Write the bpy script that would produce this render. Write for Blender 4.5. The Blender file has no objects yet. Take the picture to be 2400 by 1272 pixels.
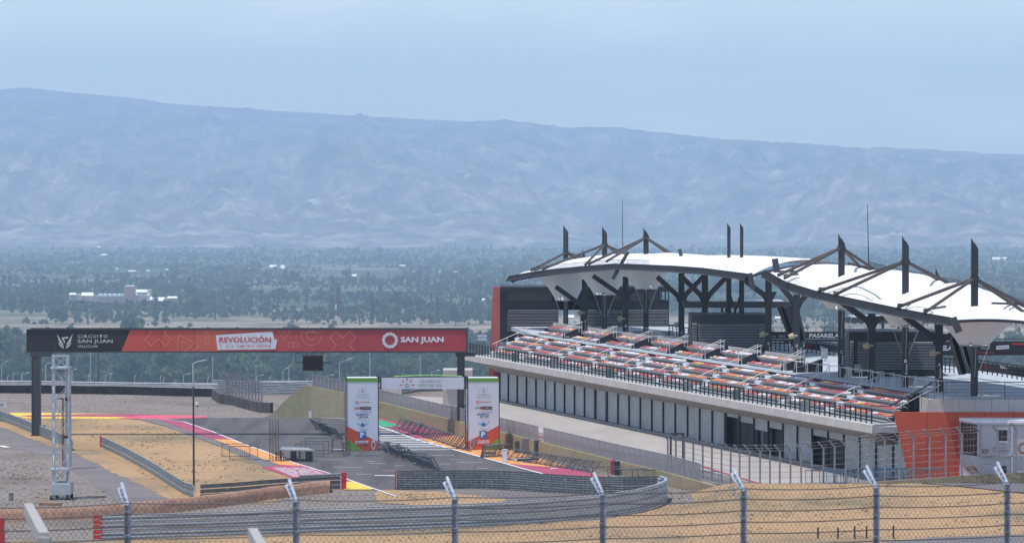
import bpy, math, random
import numpy as np
from mathutils import Vector, Matrix, noise, Euler
R = math.radians
random.seed(7)
scene = bpy.context.scene
C = scene.collection

# ---------------------------------------------------------------- camera
F = 9400.0                       # focal length in photo pixels (photo 2400 x 1272)
PITCH = math.atan(251.0 / F)     # horizon at photo row 385
CAMZ = 23.0
cam_d = bpy.data.cameras.new('camera'); cam = bpy.data.objects.new('camera', cam_d); C.objects.link(cam)
cam.location = (0, 0, CAMZ); cam.rotation_euler = (math.pi/2 - PITCH, 0, 0)
cam_d.sensor_width = 36.0; cam_d.lens = 36.0 * F / 2400.0
cam_d.clip_start = 0.5; cam_d.clip_end = 60000
cam_d.dof.use_dof = True; cam_d.dof.focus_distance = 330; cam_d.dof.aperture_fstop = 5.0
scene.camera = cam

# ---------------------------------------------------------------- light
SUN_EL, SUN_AZ = 74.0, 238.0     # azimuth measured clockwise from +Y
w = bpy.data.worlds.new('World'); scene.world = w; w.use_nodes = True
nt = w.node_tree; nt.nodes.clear()
sky = nt.nodes.new('ShaderNodeTexSky'); sky.sky_type = 'NISHITA'; sky.sun_disc = False
sky.sun_elevation = R(SUN_EL); sky.sun_rotation = R(SUN_AZ); sky.altitude = 600; sky.air_density = 1.0; sky.dust_density = 0.35; sky.ozone_density = 1.6
tc = nt.nodes.new('ShaderNodeTexCoord'); mp = nt.nodes.new('ShaderNodeMapping'); mp.inputs['Scale'].default_value = (9, 9, 34)
cn = nt.nodes.new('ShaderNodeTexNoise'); cn.inputs['Scale'].default_value = 1.6; cn.inputs['Detail'].default_value = 6; cn.inputs['Roughness'].default_value = 0.55
cr = nt.nodes.new('ShaderNodeMapRange'); cr.inputs[1].default_value = 0.47; cr.inputs[2].default_value = 0.75; cr.inputs[3].default_value = 0.0; cr.inputs[4].default_value = 0.5
mx = nt.nodes.new('ShaderNodeMix'); mx.data_type = 'RGBA'; mx.inputs[7].default_value = (10.5, 10.3, 10.5, 1)
bg = nt.nodes.new('ShaderNodeBackground'); bg.inputs['Strength'].default_value = 0.15
out = nt.nodes.new('ShaderNodeOutputWorld')
L = nt.links.new
L(tc.outputs['Generated'], mp.inputs[0]); L(mp.outputs[0], cn.inputs['Vector']); L(cn.outputs[0], cr.inputs[0]); L(cr.outputs[0], mx.inputs[0])
L(sky.outputs[0], mx.inputs[6]); L(mx.outputs[2], bg.inputs[0]); L(bg.outputs[0], out.inputs[0])
sd = bpy.data.lights.new('sun', 'SUN'); sd.energy = 3.5; sd.angle = R(0.53); sd.color = (1.0, 0.97, 0.925)
sun = bpy.data.objects.new('sun', sd); C.objects.link(sun)
sv = Vector((math.sin(R(SUN_AZ))*math.cos(R(SUN_EL)), math.cos(R(SUN_AZ))*math.cos(R(SUN_EL)), math.sin(R(SUN_EL))))
sun.rotation_euler = sv.to_track_quat('Z', 'Y').to_euler(); sun.location = (0, 0, 100)
scene.view_settings.view_transform = 'Standard'; scene.view_settings.look = 'None'
scene.view_settings.exposure = 0.2; scene.view_settings.gamma = 1.0; scene.view_settings.use_curve_mapping = False
scene.render.engine = 'CYCLES'
scene.cycles.use_denoising = True
scene.cycles.volume_bounces = 3; scene.cycles.transparent_max_bounces = 24; scene.cycles.max_bounces = 6; scene.cycles.diffuse_bounces = 3

# ---------------------------------------------------------------- helpers
CP, SP = math.cos(PITCH), math.sin(PITCH)
def ray(x, y):
    rx = (x - 1200) / F; ry = (636 - y) / F
    return Vector((rx, CP + ry*SP, -SP + ry*CP))
def PD(x, y, D):                 # point at distance D along +Y
    d = ray(x, y); t = D / d.y
    return Vector((d.x*t, D, CAMZ + d.z*t))
def G(x, y, z=0.0):              # point on the level z
    d = ray(x, y); t = (z - CAMZ) / d.z
    return Vector((d.x*t, d.y*t, z))

def ext(l, name):
    return l
class MB:
    def __init__(s): s.v = []; s.f = []; s.m = []
    def add(s, vs, fs, mi=0):
        n = len(s.v); s.v += [tuple(p) for p in vs]
        for f in fs: s.f.append(tuple(i + n for i in f)); s.m.append(mi)
        return s
    def quad(s, a, b, c, d, mi=0): return s.add([a, b, c, d], [(0, 1, 2, 3)], mi)
    def poly(s, pts, mi=0): return s.add(pts, [tuple(range(len(pts)))], mi)
    def box(s, x0, x1, y0, y1, z0, z1, mi=0):
        return s.add([(x0,y0,z0),(x1,y0,z0),(x1,y1,z0),(x0,y1,z0),(x0,y0,z1),(x1,y0,z1),(x1,y1,z1),(x0,y1,z1)],
                     [(0,3,2,1),(4,5,6,7),(0,1,5,4),(1,2,6,5),(2,3,7,6),(3,0,4,7)], mi)
    def obox(s, c, u, v, w_, mi=0):   # centre and three half-vectors
        c, u, v, w_ = Vector(c), Vector(u), Vector(v), Vector(w_)
        P = [c + a*u + b*v + d*w_ for d in (-1, 1) for a, b in ((-1,-1),(1,-1),(1,1),(-1,1))]
        return s.add(P, [(0,3,2,1),(4,5,6,7),(0,1,5,4),(1,2,6,5),(2,3,7,6),(3,0,4,7)], mi)
    def bar(s, p, q, a, b=None, up=(0,0,1), mi=0):   # square bar from p to q, width a, height b
        p, q = Vector(p), Vector(q); b = a if b is None else b
        d = q - p
        if d.length < 1e-6: return s
        dn = d.normalized(); side = dn.cross(Vector(up))
        if side.length < 1e-3: side = dn.cross(Vector((0, 1, 0)))
        side.normalize(); upv = side.cross(dn)
        return s.obox((p+q)/2, side*a/2, d/2, upv*b/2, mi)
    def tube(s, p, q, r, n=6, r2=None, mi=0, cap=True):
        p, q = Vector(p), Vector(q); r2 = r if r2 is None else r2
        d = (q-p).normalized(); a = d.cross(Vector((0,0,1)))
        if a.length < 1e-3: a = Vector((1,0,0))
        a.normalize(); b = d.cross(a)
        vs = [p + (a*math.cos(2*math.pi*i/n) + b*math.sin(2*math.pi*i/n))*r for i in range(n)] + \
             [q + (a*math.cos(2*math.pi*i/n) + b*math.sin(2*math.pi*i/n))*r2 for i in range(n)]
        fs = [(i, (i+1) % n, n+(i+1) % n, n+i) for i in range(n)]
        if cap: fs += [tuple(range(n-1, -1, -1)), tuple(range(n, 2*n))]
        return s.add(vs, fs, mi)
    def path(s, pts, r, n=6, mi=0):
        for a, b in zip(pts[:-1], pts[1:]): s.tube(a, b, r, n, mi=mi)
        return s
    def strip(s, top, bot, mi=0):     # ribbon between two polylines
        n = len(top); return s.add(list(top)+list(bot), [(i, n+i, n+i+1, i+1) for i in range(n-1)], mi)
    def prism(s, base, h, mi=0):      # extruded polygon (list of xyz), h = height or vector
        hv = Vector((0,0,h)) if not hasattr(h, '__len__') else Vector(h)
        n = len(base); vs = [Vector(b) for b in base] + [Vector(b)+hv for b in base]
        return s.add(vs, [tuple(range(n-1,-1,-1)), tuple(range(n, 2*n))] + [(i,(i+1)%n,n+(i+1)%n,n+i) for i in range(n)], mi)
    def build(s, name, mats, parent=None, smooth=False, loc=None):
        me = bpy.data.meshes.new(name)
        off = Vector((0,0,0))
        if parent is not None and loc is None: off = world_loc(parent)
        if loc is not None: off = Vector(loc)
        v = np.array(s.v, dtype=np.float64) - np.array(off)
        me.from_pydata(v.tolist(), [], s.f)
        if not isinstance(mats, (list, tuple)): mats = [mats]
        for m in mats: me.materials.append(m)
        if len(mats) > 1: me.polygons.foreach_set('material_index', s.m)
        if smooth: me.polygons.foreach_set('use_smooth', [True]*len(s.f))
        me.update()
        o = bpy.data.objects.new(name, me); C.objects.link(o)
        if parent is not None: o.parent = parent
        elif loc is not None: o.location = loc
        return o
def world_loc(o):
    p = Vector((0,0,0))
    while o is not None: p += o.location; o = o.parent
    return p
def thing(name, label, cat, loc=(0,0,0), rz=0.0, group=None):
    o = bpy.data.objects.new(name, None); C.objects.link(o); o.empty_display_size = 0.5
    o.location = loc; o.rotation_euler = (0,0,rz); o['label'] = label; o['category'] = cat
    if group: o['group'] = group
    return o
def tag(o, label=None, cat=None, group=None, kind=None):
    if label: o['label'] = label
    if cat: o['category'] = cat
    if group: o['group'] = group
    if kind: o['kind'] = kind
    return o
def kids(o): return [c for c in bpy.data.objects if c.parent is o]
_tree = {}
def freeze(root):                # remember a thing's children once, so that copying is quick
    ch = kids(root); _tree[root.name] = [(c, kids(c)) for c in ch]; return root
def dup(root, loc, rz=0.0, label=None, group=None, rot=None, scale=None):
    r = root.copy(); C.objects.link(r); r.location = loc
    r.rotation_euler = rot if rot is not None else (0,0,rz)
    if scale is not None: r.scale = scale
    if label: r['label'] = label
    if group: r['group'] = group
    for c, g in _tree.get(root.name, []):
        cc = c.copy(); C.objects.link(cc); cc.parent = r
        for x in g: y = x.copy(); C.objects.link(y); y.parent = cc
    return r
_m = {}
def mat(name, col, rough=0.7, metal=0.0, var=0.12, scale=3.0, bump=0.0, detail=4.0, alpha=None, col2=None, spec=0.5, stretch=None):
    if name in _m: return _m[name]
    m = bpy.data.materials.new(name); m.use_nodes = True; t = m.node_tree; b = t.nodes['Principled BSDF']
    b.inputs['Roughness'].default_value = rough; b.inputs['Metallic'].default_value = metal
    b.inputs['Specular IOR Level'].default_value = spec
    g = t.nodes.new('ShaderNodeNewGeometry'); n = t.nodes.new('ShaderNodeTexNoise'); n.inputs['Scale'].default_value = scale; n.inputs['Detail'].default_value = detail
    if stretch:
        mp = t.nodes.new('ShaderNodeMapping'); mp.inputs['Scale'].default_value = stretch
        t.links.new(g.outputs['Position'], mp.inputs[0]); t.links.new(mp.outputs[0], n.inputs['Vector'])
    else: t.links.new(g.outputs['Position'], n.inputs['Vector'])
    mr = t.nodes.new('ShaderNodeMapRange'); mr.inputs[1].default_value = 0.3; mr.inputs[2].default_value = 0.7
    t.links.new(n.outputs[0], mr.inputs[0])
    x = t.nodes.new('ShaderNodeMix'); x.data_type = 'RGBA'
    c2 = col2 if col2 else tuple(min(1, c*(1+var)) for c in col); c1 = col if col2 else tuple(c*(1-var) for c in col)
    x.inputs[6].default_value = (*c1, 1); x.inputs[7].default_value = (*c2, 1)
    t.links.new(mr.outputs[0], x.inputs[0]); t.links.new(x.outputs[2], b.inputs['Base Color'])
    if bump:
        bp = t.nodes.new('ShaderNodeBump'); bp.inputs['Strength'].default_value = bump; bp.inputs['Distance'].default_value = 0.05
        t.links.new(n.outputs[0], bp.inputs['Height']); t.links.new(bp.outputs[0], b.inputs['Normal'])
    if alpha is not None: b.inputs['Alpha'].default_value = alpha
    _m[name] = m; return m
def text(s, o, right, up, m, parent, name='lettering', bold=0.0, space=1.0, shear=0.0):
    """flat lettering fitted to the parallelogram with corner o and edges right, up"""
    cu = bpy.data.curves.new('t', 'FONT'); cu.body = s; cu.offset = bold; cu.space_character = space; cu.shear = shear; cu.resolution_u = 2
    ob = bpy.data.objects.new('t', cu); me = bpy.data.meshes.new_from_object(ob)
    bpy.data.objects.remove(ob); bpy.data.curves.remove(cu)
    n = len(me.vertices); a = np.empty(n*3); me.vertices.foreach_get('co', a); a = a.reshape(-1, 3)
    mn, mxx = a.min(0), a.max(0); u = (a[:,0]-mn[0])/(mxx[0]-mn[0]); v = (a[:,1]-mn[1])/(mxx[1]-mn[1])
    off = world_loc(parent)
    P = np.array(o)-np.array(off) + u[:,None]*np.array(right) + v[:,None]*np.array(up)
    me.vertices.foreach_set('co', P.ravel()); me.materials.clear(); me.materials.append(m); me.update(); me.name = name
    ob = bpy.data.objects.new(name, me); C.objects.link(ob); ob.parent = parent
    return ob
def lerp(a, b, t): return a + (b-a)*t
def resample(pts, step):
    out = [Vector(pts[0])]; acc = 0.0
    for a, b in zip(pts[:-1], pts[1:]):
        a, b = Vector(a), Vector(b); l = (b-a).length; t = step - acc
        while t <= l: out.append(a + (b-a)*t/l); t += step
        acc = (acc + l) % step if l else acc
    return out
def interp(x, xs, ys):
    return float(np.interp(x, xs, ys))
# ---------------------------------------------------------------- land: circuit ground, valley, mountains, air
def zdist(D):   # height of the valley floor at distance D
    return interp(D, [422, 430, 450, 1000, 2600, 3000, 3500, 4200, 5000, 6500, 8500, 11000, 14500],
                     [0, -1.5, -4, -42, -126, -136, -137, -143, -152, -172, -198, -228, -272])
def nodes(m): return m.node_tree, m.node_tree.nodes['Principled BSDF']
def ramp_mat(name, cols, scale, detail=6, rough=0.95, stretch=None, fine=None, fine_amt=0.2, bump=0.0, w=0.0, spec=0.2):
    m = bpy.data.materials.new(name); m.use_nodes = True; t, b = nodes(m); b.inputs['Roughness'].default_value = rough; b.inputs['Specular IOR Level'].default_value = spec
    g = t.nodes.new('ShaderNodeNewGeometry'); mp = t.nodes.new('ShaderNodeMapping'); mp.inputs['Scale'].default_value = stretch or (1,1,1)
    mp.inputs['Location'].default_value = (w, w*0.7, 0)
    n = t.nodes.new('ShaderNodeTexNoise'); n.inputs['Scale'].default_value = scale; n.inputs['Detail'].default_value = detail; n.inputs['Roughness'].default_value = 0.6
    r = t.nodes.new('ShaderNodeValToRGB'); e = r.color_ramp.elements
    while len(e) < len(cols): e.new(0.5)
    for i, (p, c) in enumerate(cols): e[i].position = p; e[i].color = (*c, 1)
    L = t.links.new; L(g.outputs['Position'], mp.inputs[0]); L(mp.outputs[0], n.inputs['Vector']); L(n.outputs[0], r.inputs[0])
    colout = r.outputs[0]
    if fine:
        n2 = t.nodes.new('ShaderNodeTexNoise'); n2.inputs['Scale'].default_value = fine; n2.inputs['Detail'].default_value = 3; L(g.outputs['Position'], n2.inputs['Vector'])
        mr = t.nodes.new('ShaderNodeMapRange'); mr.inputs[1].default_value = .3; mr.inputs[2].default_value = .7; mr.inputs[3].default_value = 1-fine_amt; mr.inputs[4].default_value = 1+fine_amt
        L(n2.outputs[0], mr.inputs[0]); x = t.nodes.new('ShaderNodeVectorMath'); x.operation = 'SCALE'; L(r.outputs[0], x.inputs[0]); L(mr.outputs[0], x.inputs['Scale']); colout = x.outputs[0]
        if bump:
            bp = t.nodes.new('ShaderNodeBump'); bp.inputs['Strength'].default_value = bump; bp.inputs['Distance'].default_value = 0.06; L(n2.outputs[0], bp.inputs['Height']); L(bp.outputs[0], b.inputs['Normal'])
    L(colout, b.inputs['Base Color']); return m
M_gravel = ramp_mat('gravel', [(0.36,(.155,.135,.115)), (0.46,(.205,.175,.155)), (0.6,(.225,.192,.172)), (0.70,(.19,.155,.115))], 0.10, fine=2.6, fine_amt=.34, bump=.5)
M_dry = ramp_mat('dry_grass', [(0.33,(.185,.155,.10)), (0.43,(.29,.205,.12)), (0.54,(.385,.25,.135)), (0.75,(.41,.275,.155))], 0.17, detail=9, stretch=(.55,.45,1), fine=1.9, fine_amt=.12, bump=.25)
M_asph = ramp_mat('asphalt_track', [(0.36,(.076,.073,.077)), (0.5,(.105,.10,.102)), (0.66,(.125,.117,.118))], 0.35, stretch=(1.4,.09,1), fine=5, fine_amt=.1)
M_asph_old = ramp_mat('asphalt_old', [(0.3,(.155,.138,.138)), (0.7,(.20,.176,.172))], 0.3, fine=4, fine_amt=.12)
M_conc = ramp_mat('pit_lane_concrete', [(0.3,(.33,.30,.275)), (0.7,(.41,.37,.34))], 0.3, stretch=(1,.25,1), fine=3, fine_amt=.05)

# near circuit plain with the spectator hill under the camera
def hill(D, X):
    h = interp(D, [-60, 0, 40, 75, 110, 150, 185], [21.2, 21.2, 17.6, 13.6, 9.0, 2.6, 0.0])
    return h
def mound(D, X):
    return interp(D, [252, 262, 272, 276, 279.4], [0, .55, .95, 1.0, 0.0]) * interp(X, [10.5, 15], [0, 1])
mb = MB(); Ds = [-60,-30,0,20,40,55,75,90,110,130,150,165,185,215,245,252,256,260,264,268,272,276,279.4,290,330,380,422]
Xs = [-900,-400,-150,-60,-40,-25,-15,-8,0,5,10.5,12,13.5,15,20,30,45,70,150,400,900]
for D in Ds:
    for X in Xs: mb.v.append((X, D, hill(D,X)+mound(D,X)))
nx = len(Xs)
for i in range(len(Ds)-1):
    for j in range(nx-1): mb.f.append((i*nx+j, i*nx+j+1, (i+1)*nx+j+1, (i+1)*nx+j)); mb.m.append(0)
tag(mb.build('circuit_ground', M_gravel), kind='structure')

# valley floor, one fan-shaped sheet to the foot of the mountains
mv = bpy.data.materials.new('valley_floor'); mv.use_nodes = True; t, b = nodes(mv); b.inputs['Roughness'].default_value = 1.0; b.inputs['Specular IOR Level'].default_value = 0.1
g = t.nodes.new('ShaderNodeNewGeometry'); L = t.links.new
vo = t.nodes.new('ShaderNodeTexVoronoi'); vo.inputs['Scale'].default_value = 0.0042; mpv = t.nodes.new('ShaderNodeMapping'); mpv.inputs['Rotation'].default_value = (0,0,.3); mpv.inputs['Scale'].default_value = (.55,1,0.0)
L(g.outputs['Position'], mpv.inputs[0]); L(mpv.outputs[0], vo.inputs['Vector'])
rv = t.nodes.new('ShaderNodeValToRGB'); e = rv.color_ramp.elements; rv.color_ramp.interpolation = 'CONSTANT'
for p, c in ((.0,(.045,.068,.034)),(.2,(.06,.085,.042)),(.36,(.19,.17,.115)),(.5,(.055,.085,.04)),(.66,(.09,.125,.06)),(.8,(.05,.085,.045)),(.9,(.15,.135,.09))):
    if p == 0: e[0].color = (*c,1)
    else: x = e.new(p); x.color = (*c,1)
e[-1].color = (.10,.13,.07,1)
sx = t.nodes.new('ShaderNodeSeparateColor'); L(vo.outputs['Color'], sx.inputs[0]); L(sx.outputs[0], rv.inputs[0])
nz = t.nodes.new('ShaderNodeTexNoise'); nz.inputs['Scale'].default_value = 0.013; nz.inputs['Detail'].default_value = 8; nz.inputs['Roughness'].default_value = .65
mpz = t.nodes.new('ShaderNodeMapping'); mpz.inputs['Scale'].default_value = (.8,.8,0); L(g.outputs['Position'], mpz.inputs[0]); L(mpz.outputs[0], nz.inputs['Vector'])
rz_ = t.nodes.new('ShaderNodeValToRGB'); e = rz_.color_ramp.elements; e[0].position=.40; e[0].color=(.13,.12,.075,1); e[1].position=.60; e[1].color=(.33,.265,.20,1); x=e.new(.5); x.color=(.22,.185,.13,1)
L(nz.outputs[0], rz_.inputs[0])
# open scrub band between 3450 and 4150 m, fields elsewhere
sp = t.nodes.new('ShaderNodeSeparateXYZ'); L(g.outputs['Position'], sp.inputs[0])
ad = t.nodes.new('ShaderNodeMath'); ad.operation='MULTIPLY_ADD'; ad.inputs[1].default_value = 500; L(nz.outputs[0], ad.inputs[0]); L(sp.outputs[1], ad.inputs[2])
m1 = t.nodes.new('ShaderNodeMapRange'); m1.inputs[1].default_value = 3800; m1.inputs[2].default_value = 3880; L(ad.outputs[0], m1.inputs[0])
m2 = t.nodes.new('ShaderNodeMapRange'); m2.inputs[1].default_value = 4620; m2.inputs[2].default_value = 4820; m2.inputs[3].default_value = 1; m2.inputs[4].default_value = 0.0; L(ad.outputs[0], m2.inputs[0])
mm = t.nodes.new('ShaderNodeMath'); mm.operation='MULTIPLY'; L(m1.outputs[0], mm.inputs[0]); L(m2.outputs[0], mm.inputs[1])
mxv = t.nodes.new('ShaderNodeMix'); mxv.data_type='RGBA'; L(mm.outputs[0], mxv.inputs[0]); L(rv.outputs[0], mxv.inputs[6]); L(rz_.outputs[0], mxv.inputs[7]); L(mxv.outputs[2], b.inputs['Base Color'])
mb = MB(); Ds = [422,430,450,700,1000,1500,2000,2600,3000,3250,3500,3850,4200,4600,5000,5700,6500,7500,8500,9700,11000,12500,14500]; nx = 21
for D in Ds:
    hw = 900 + max(0, D-425)*0.75
    for j in range(nx): mb.v.append((lerp(-hw, hw, j/(nx-1)), D, zdist(D)))
for i in range(len(Ds)-1):
    for j in range(nx-1): mb.f.append((i*nx+j, i*nx+j+1, (i+1)*nx+j+1, (i+1)*nx+j)); mb.m.append(0)
tag(mb.build('valley_floor', mv), kind='structure')

# mountains: an eroded range rising from 14 km, crest about 21 km away
crest_x = [-900, 0, 60, 200, 400, 700, 1000, 1200, 1450, 1700, 2000, 2200, 2400, 3300]
crest_y = [150, 205, 199, 217, 236, 262, 281, 292, 309, 333, 352, 360, 372, 430]
NU, NV = 640, 230
us = np.linspace(-1000, 3400, NU); ts = np.linspace(0, 1, NV)
V = np.zeros((NV, NU, 3))
for j, u in enumerate(us):
    cy = float(np.interp(u, crest_x, crest_y)); zc = CAMZ + (385-cy)/F*21500
    for i, tt in enumerate(ts):
        D = 13800 + tt*9200; X = (u-1200)/F*D
        base = -268
        p = Vector((X*0.0008, D*0.0007, 3.1))
        rid = noise.ridged_multi_fractal(p, 0.85, 2.15, 7, 1.0, 2.0)     # ~0..2
        big = noise.fractal(Vector((X*0.00016, D*0.00016, 9.0)), 1.0, 2.0, 3)
        fine = noise.ridged_multi_fractal(Vector((X*0.0052, D*0.0042, 5.0)), 0.8, 2.1, 4, 1.0, 2.0)
        wq = 1.6*noise.noise(Vector((X*.0003, D*.0004, 2)))
        spur = noise.ridged_multi_fractal(Vector((X*.00085+wq, D*.00016+.4*wq, 8.0)), .9, 2.2, 5, 1.0, 2.0)
        prof = float(np.interp(tt, [0, .06, .25, .45, .62, .74, .84, .92, 1], [0, .05, .30, .50, .66, .80, .97, 1.0, .9]))
        H = (zc-base)
        z = base + H*prof
        env = min(1, tt*6) * (1.0 if tt < .72 else max(.10, 1-(tt-.72)*7.5))
        z += env*((spur-1.0)*170*min(1,(1-tt)*1.6) + (rid-0.9)*110 + big*190*(1-abs(tt-.5)) + (fine-.9)*50)
        lim = CAMZ + (385-cy)/F*D + (rid-1.3)*24 + (fine-1)*16 - max(0,.72-tt)*60
        z = min(z, lim)
        V[i, j] = (X, D, max(z, base-2))
mbm = bpy.data.meshes.new('mountains')
idx = np.arange(NV*NU).reshape(NV, NU)
faces = np.stack([idx[:-1,:-1], idx[:-1,1:], idx[1:,1:], idx[1:,:-1]], -1).reshape(-1, 4)
mbm.from_pydata(V.reshape(-1,3).tolist(), [], faces.tolist())
mbm.materials.append(ramp_mat('mountain_rock', [(0.36,(.055,.05,.045)), (0.47,(.12,.10,.085)), (0.56,(.21,.175,.145)), (0.68,(.34,.285,.235))], 0.006, detail=12, fine=.022, fine_amt=.5))
mbm.polygons.foreach_set('use_smooth', [True]*len(faces))
mm_ = mbm.materials[0]; t_, b_ = nodes(mm_); lk = b_.inputs['Base Color'].links[0].from_socket
gz = t_.nodes.new('ShaderNodeNewGeometry'); sz = t_.nodes.new('ShaderNodeSeparateXYZ'); t_.links.new(gz.outputs['Position'], sz.inputs[0])
rz2 = t_.nodes.new('ShaderNodeMapRange'); rz2.inputs[1].default_value = -230; rz2.inputs[2].default_value = 240; rz2.inputs[3].default_value = 1.12; rz2.inputs[4].default_value = .60; t_.links.new(sz.outputs[2], rz2.inputs[0])
vs_ = t_.nodes.new('ShaderNodeVectorMath'); vs_.operation = 'SCALE'; t_.links.new(lk, vs_.inputs[0]); t_.links.new(rz2.outputs[0], vs_.inputs['Scale']); t_.links.new(vs_.outputs[0], b_.inputs['Base Color'])
mo = bpy.data.objects.new('mountains', mbm); C.objects.link(mo); tag(mo, kind='structure')

# air: pale haze filling one closed box round everything
hz = bpy.data.materials.new('haze_air'); hz.use_nodes = True; t = hz.node_tree; t.nodes.clear()
pv = t.nodes.new('ShaderNodeVolumePrincipled'); pv.inputs['Color'].default_value = (.57,.765,1.0,1); pv.inputs['Density'].default_value = 9.1e-5; pv.inputs['Anisotropy'].default_value = 0.0
om = t.nodes.new('ShaderNodeOutputMaterial'); t.links.new(pv.outputs[0], om.inputs['Volume'])
hb = MB().box(-17000, 17000, -600, 24500, -300, 640).build('haze', hz); tag(hb, kind='stuff')
# ---------------------------------------------------------------- flat surfaces of the circuit
def flat(name, px, m, z, parent=None, kind='structure', jag=None):
    P = [G(x, y, z) for x, y in px]
    if jag is None: jag = .3 if m is M_dry else (.07 if m in (M_asph_old,) else 0)
    if jag:
        Q = []
        for a, b_ in zip(P, P[1:]+P[:1]):
            n = max(1, int((b_-a).length/.7))
            for i in range(n):
                q = a.lerp(b_, i/n); q.x += jag*(noise.noise(q*.55+Vector((3,0,0)))+.6*noise.noise(q*1.9)); q.y += jag*3*(noise.noise(q*.4)+.6*noise.noise(q*1.6+Vector((0,9,0)))); Q.append(q)
        P = Q
    o = MB().poly(P).build(name, m, parent)
    bm_tri(o)
    if parent is None: tag(o, kind=kind)
    return o
def bm_tri(o):
    import bmesh
    bm = bmesh.new(); bm.from_mesh(o.data); bmesh.ops.triangulate(bm, faces=bm.faces[:], ngon_method='EAR_CLIP')
    for f in bm.faces:
        if f.normal.z < 0: f.normal_flip()
    bm.to_mesh(o.data); bm.free()
def line(name, px, wid, m, z, parent=None):
    """painted line of real width along a ground polyline"""
    P = [G(x, y, z) for x, y in px]; top, bot = [], []
    for i, p in enumerate(P):
        d = (P[min(i+1, len(P)-1)] - P[max(i-1, 0)]).normalized(); n = Vector((-d.y, d.x, 0))*wid/2
        top.append(p+n); bot.append(p-n)
    o = MB().strip(bot, top).build(name, m, parent)
    if parent is None: tag(o, kind='structure')
    return o
P_white = mat('white_paint', (.78,.78,.80), .6, scale=2.5, var=.1)
P_crim = mat('crimson_paint', (.36,.055,.105), .7, scale=.5, var=.16)
P_pink = mat('pink_red_paint', (.62,.085,.13), .7, scale=.5, var=.12)
P_oran = mat('orange_paint', (.68,.30,.085), .7, scale=.4, var=.14)
P_yell = mat('yellow_paint', (.72,.50,.06), .7, scale=.6, var=.1)
P_gree = mat('green_paint', (.03,.33,.17), .7, scale=.5, var=.1)
P_redl = mat('red_line_paint', (.34,.06,.07), .7)
flat('infield_dry_grass', [(28,979),(60,975),(280,979),(330,984),(388,1000),(450,1022),(520,1049),(605,1086),(690,1118),(700,1128),(640,1180),(420,1180),(170,1060),(168,1046),(150,1034)], M_dry, .02)
flat('service_road', [(-60,978),(0,985),(60,1012),(120,1036),(170,1046),(243,1047),(300,1072),(345,1102),(400,1150),(440,1185),(290,1190),(245,1155),(215,1130),(165,1100),(120,1068),(60,1056),(-60,1046)], M_asph_old, .012)
flat('roadside_dry_verge', [(-30,984),(20,988),(75,1010),(150,1040),(172,1052),(120,1046),(60,1022),(0,1000)], M_dry, .028)
flat('roadside_dry_verge', [(243,1048),(300,1078),(360,1118),(430,1160),(405,1162),(345,1112),(290,1080),(228,1058),(212,1052)], M_dry, .033)
flat('asphalt_apron', [(282,980),(380,979),(560,1036),(700,1090),(780,1112),(700,1124),(600,1086),(520,1047),(450,1020),(388,998),(330,983)], M_asph_old, .034)
track = flat('race_track', [(330,979),(440,978.5),(520,978.5),(610,978),(760,977.5),(830,980),(888,997),(980,1030),(1100,1063),(1180,1084),(1240,1101),(1400,1143),(1440,1156),(1300,1152),(1100,1143),(930,1146),(880,1147),(872,1143),(770,1106),(690,1083),(620,1056),(560,1034),(500,1010),(430,986),(385,981)], M_asph, .04)
flat('kerb_runoff', [(368,981),(392,982),(432,987),(500,1011),(560,1035),(530,1037),(500,1029),(440,1008),(400,993)], P_crim, .05)
flat('kerb_runoff', [(500,1028.5),(545,1029),(560,1035),(620,1057),(690,1084),(708,1091),(655,1088),(600,1068),(560,1051)], P_oran, .056)
flat('kerb_runoff', [(613,1094),(655,1089),(708,1087),(772,1108),(790,1116),(730,1124),(690,1121),(650,1106)], P_crim, .054)
flat('kerb_runoff', [(800,1118),(812,1121),(828,1127),(812,1130),(800,1130)], P_crim, .047)
flat('kerb_runoff', [(805,1129),(828,1127),(874,1143),(872,1146),(805,1146)], P_yell, .052)
line('track_edge_line', [(330,980),(385,981.5),(430,987),(500,1011),(560,1035),(620,1056.5),(690,1083.5),(772,1108),(812,1121),(875,1143.5),(930,1162)], .16, P_white, .070)
line('track_edge_line', [(750,977.5),(800,980),(840,984),(888,998),(980,1030),(1100,1062.5),(1180,1084),(1230,1098),(1330,1124)], .2, P_white, .068)
line('painted_track_line', [(385,1006.5),(478,1006.5)], .12, P_white, .066)
# coloured run-off beside the pit wall
flat('wall_runoff', [(840,978),(888,976),(1000,1001),(1070,1020),(985,1029),(935,1009),(888,990)], P_crim, .05)
flat('wall_runoff', [(880,981),(896,984),(940,996),(905,999),(888,997)], P_gree, .054)
flat('wall_runoff', [(985,1029),(1070,1019),(1175,1048),(1330,1092),(1290,1094),(1190,1085),(1100,1063)], P_oran, .056)
flat('wall_runoff', [(1185,1084.5),(1290,1093.5),(1335,1095),(1420,1118),(1450,1135),(1400,1138),(1240,1101)], P_crim, .061)
line('painted_track_line', [(895,999),(990,998)], .14, P_white, .066)
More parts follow.
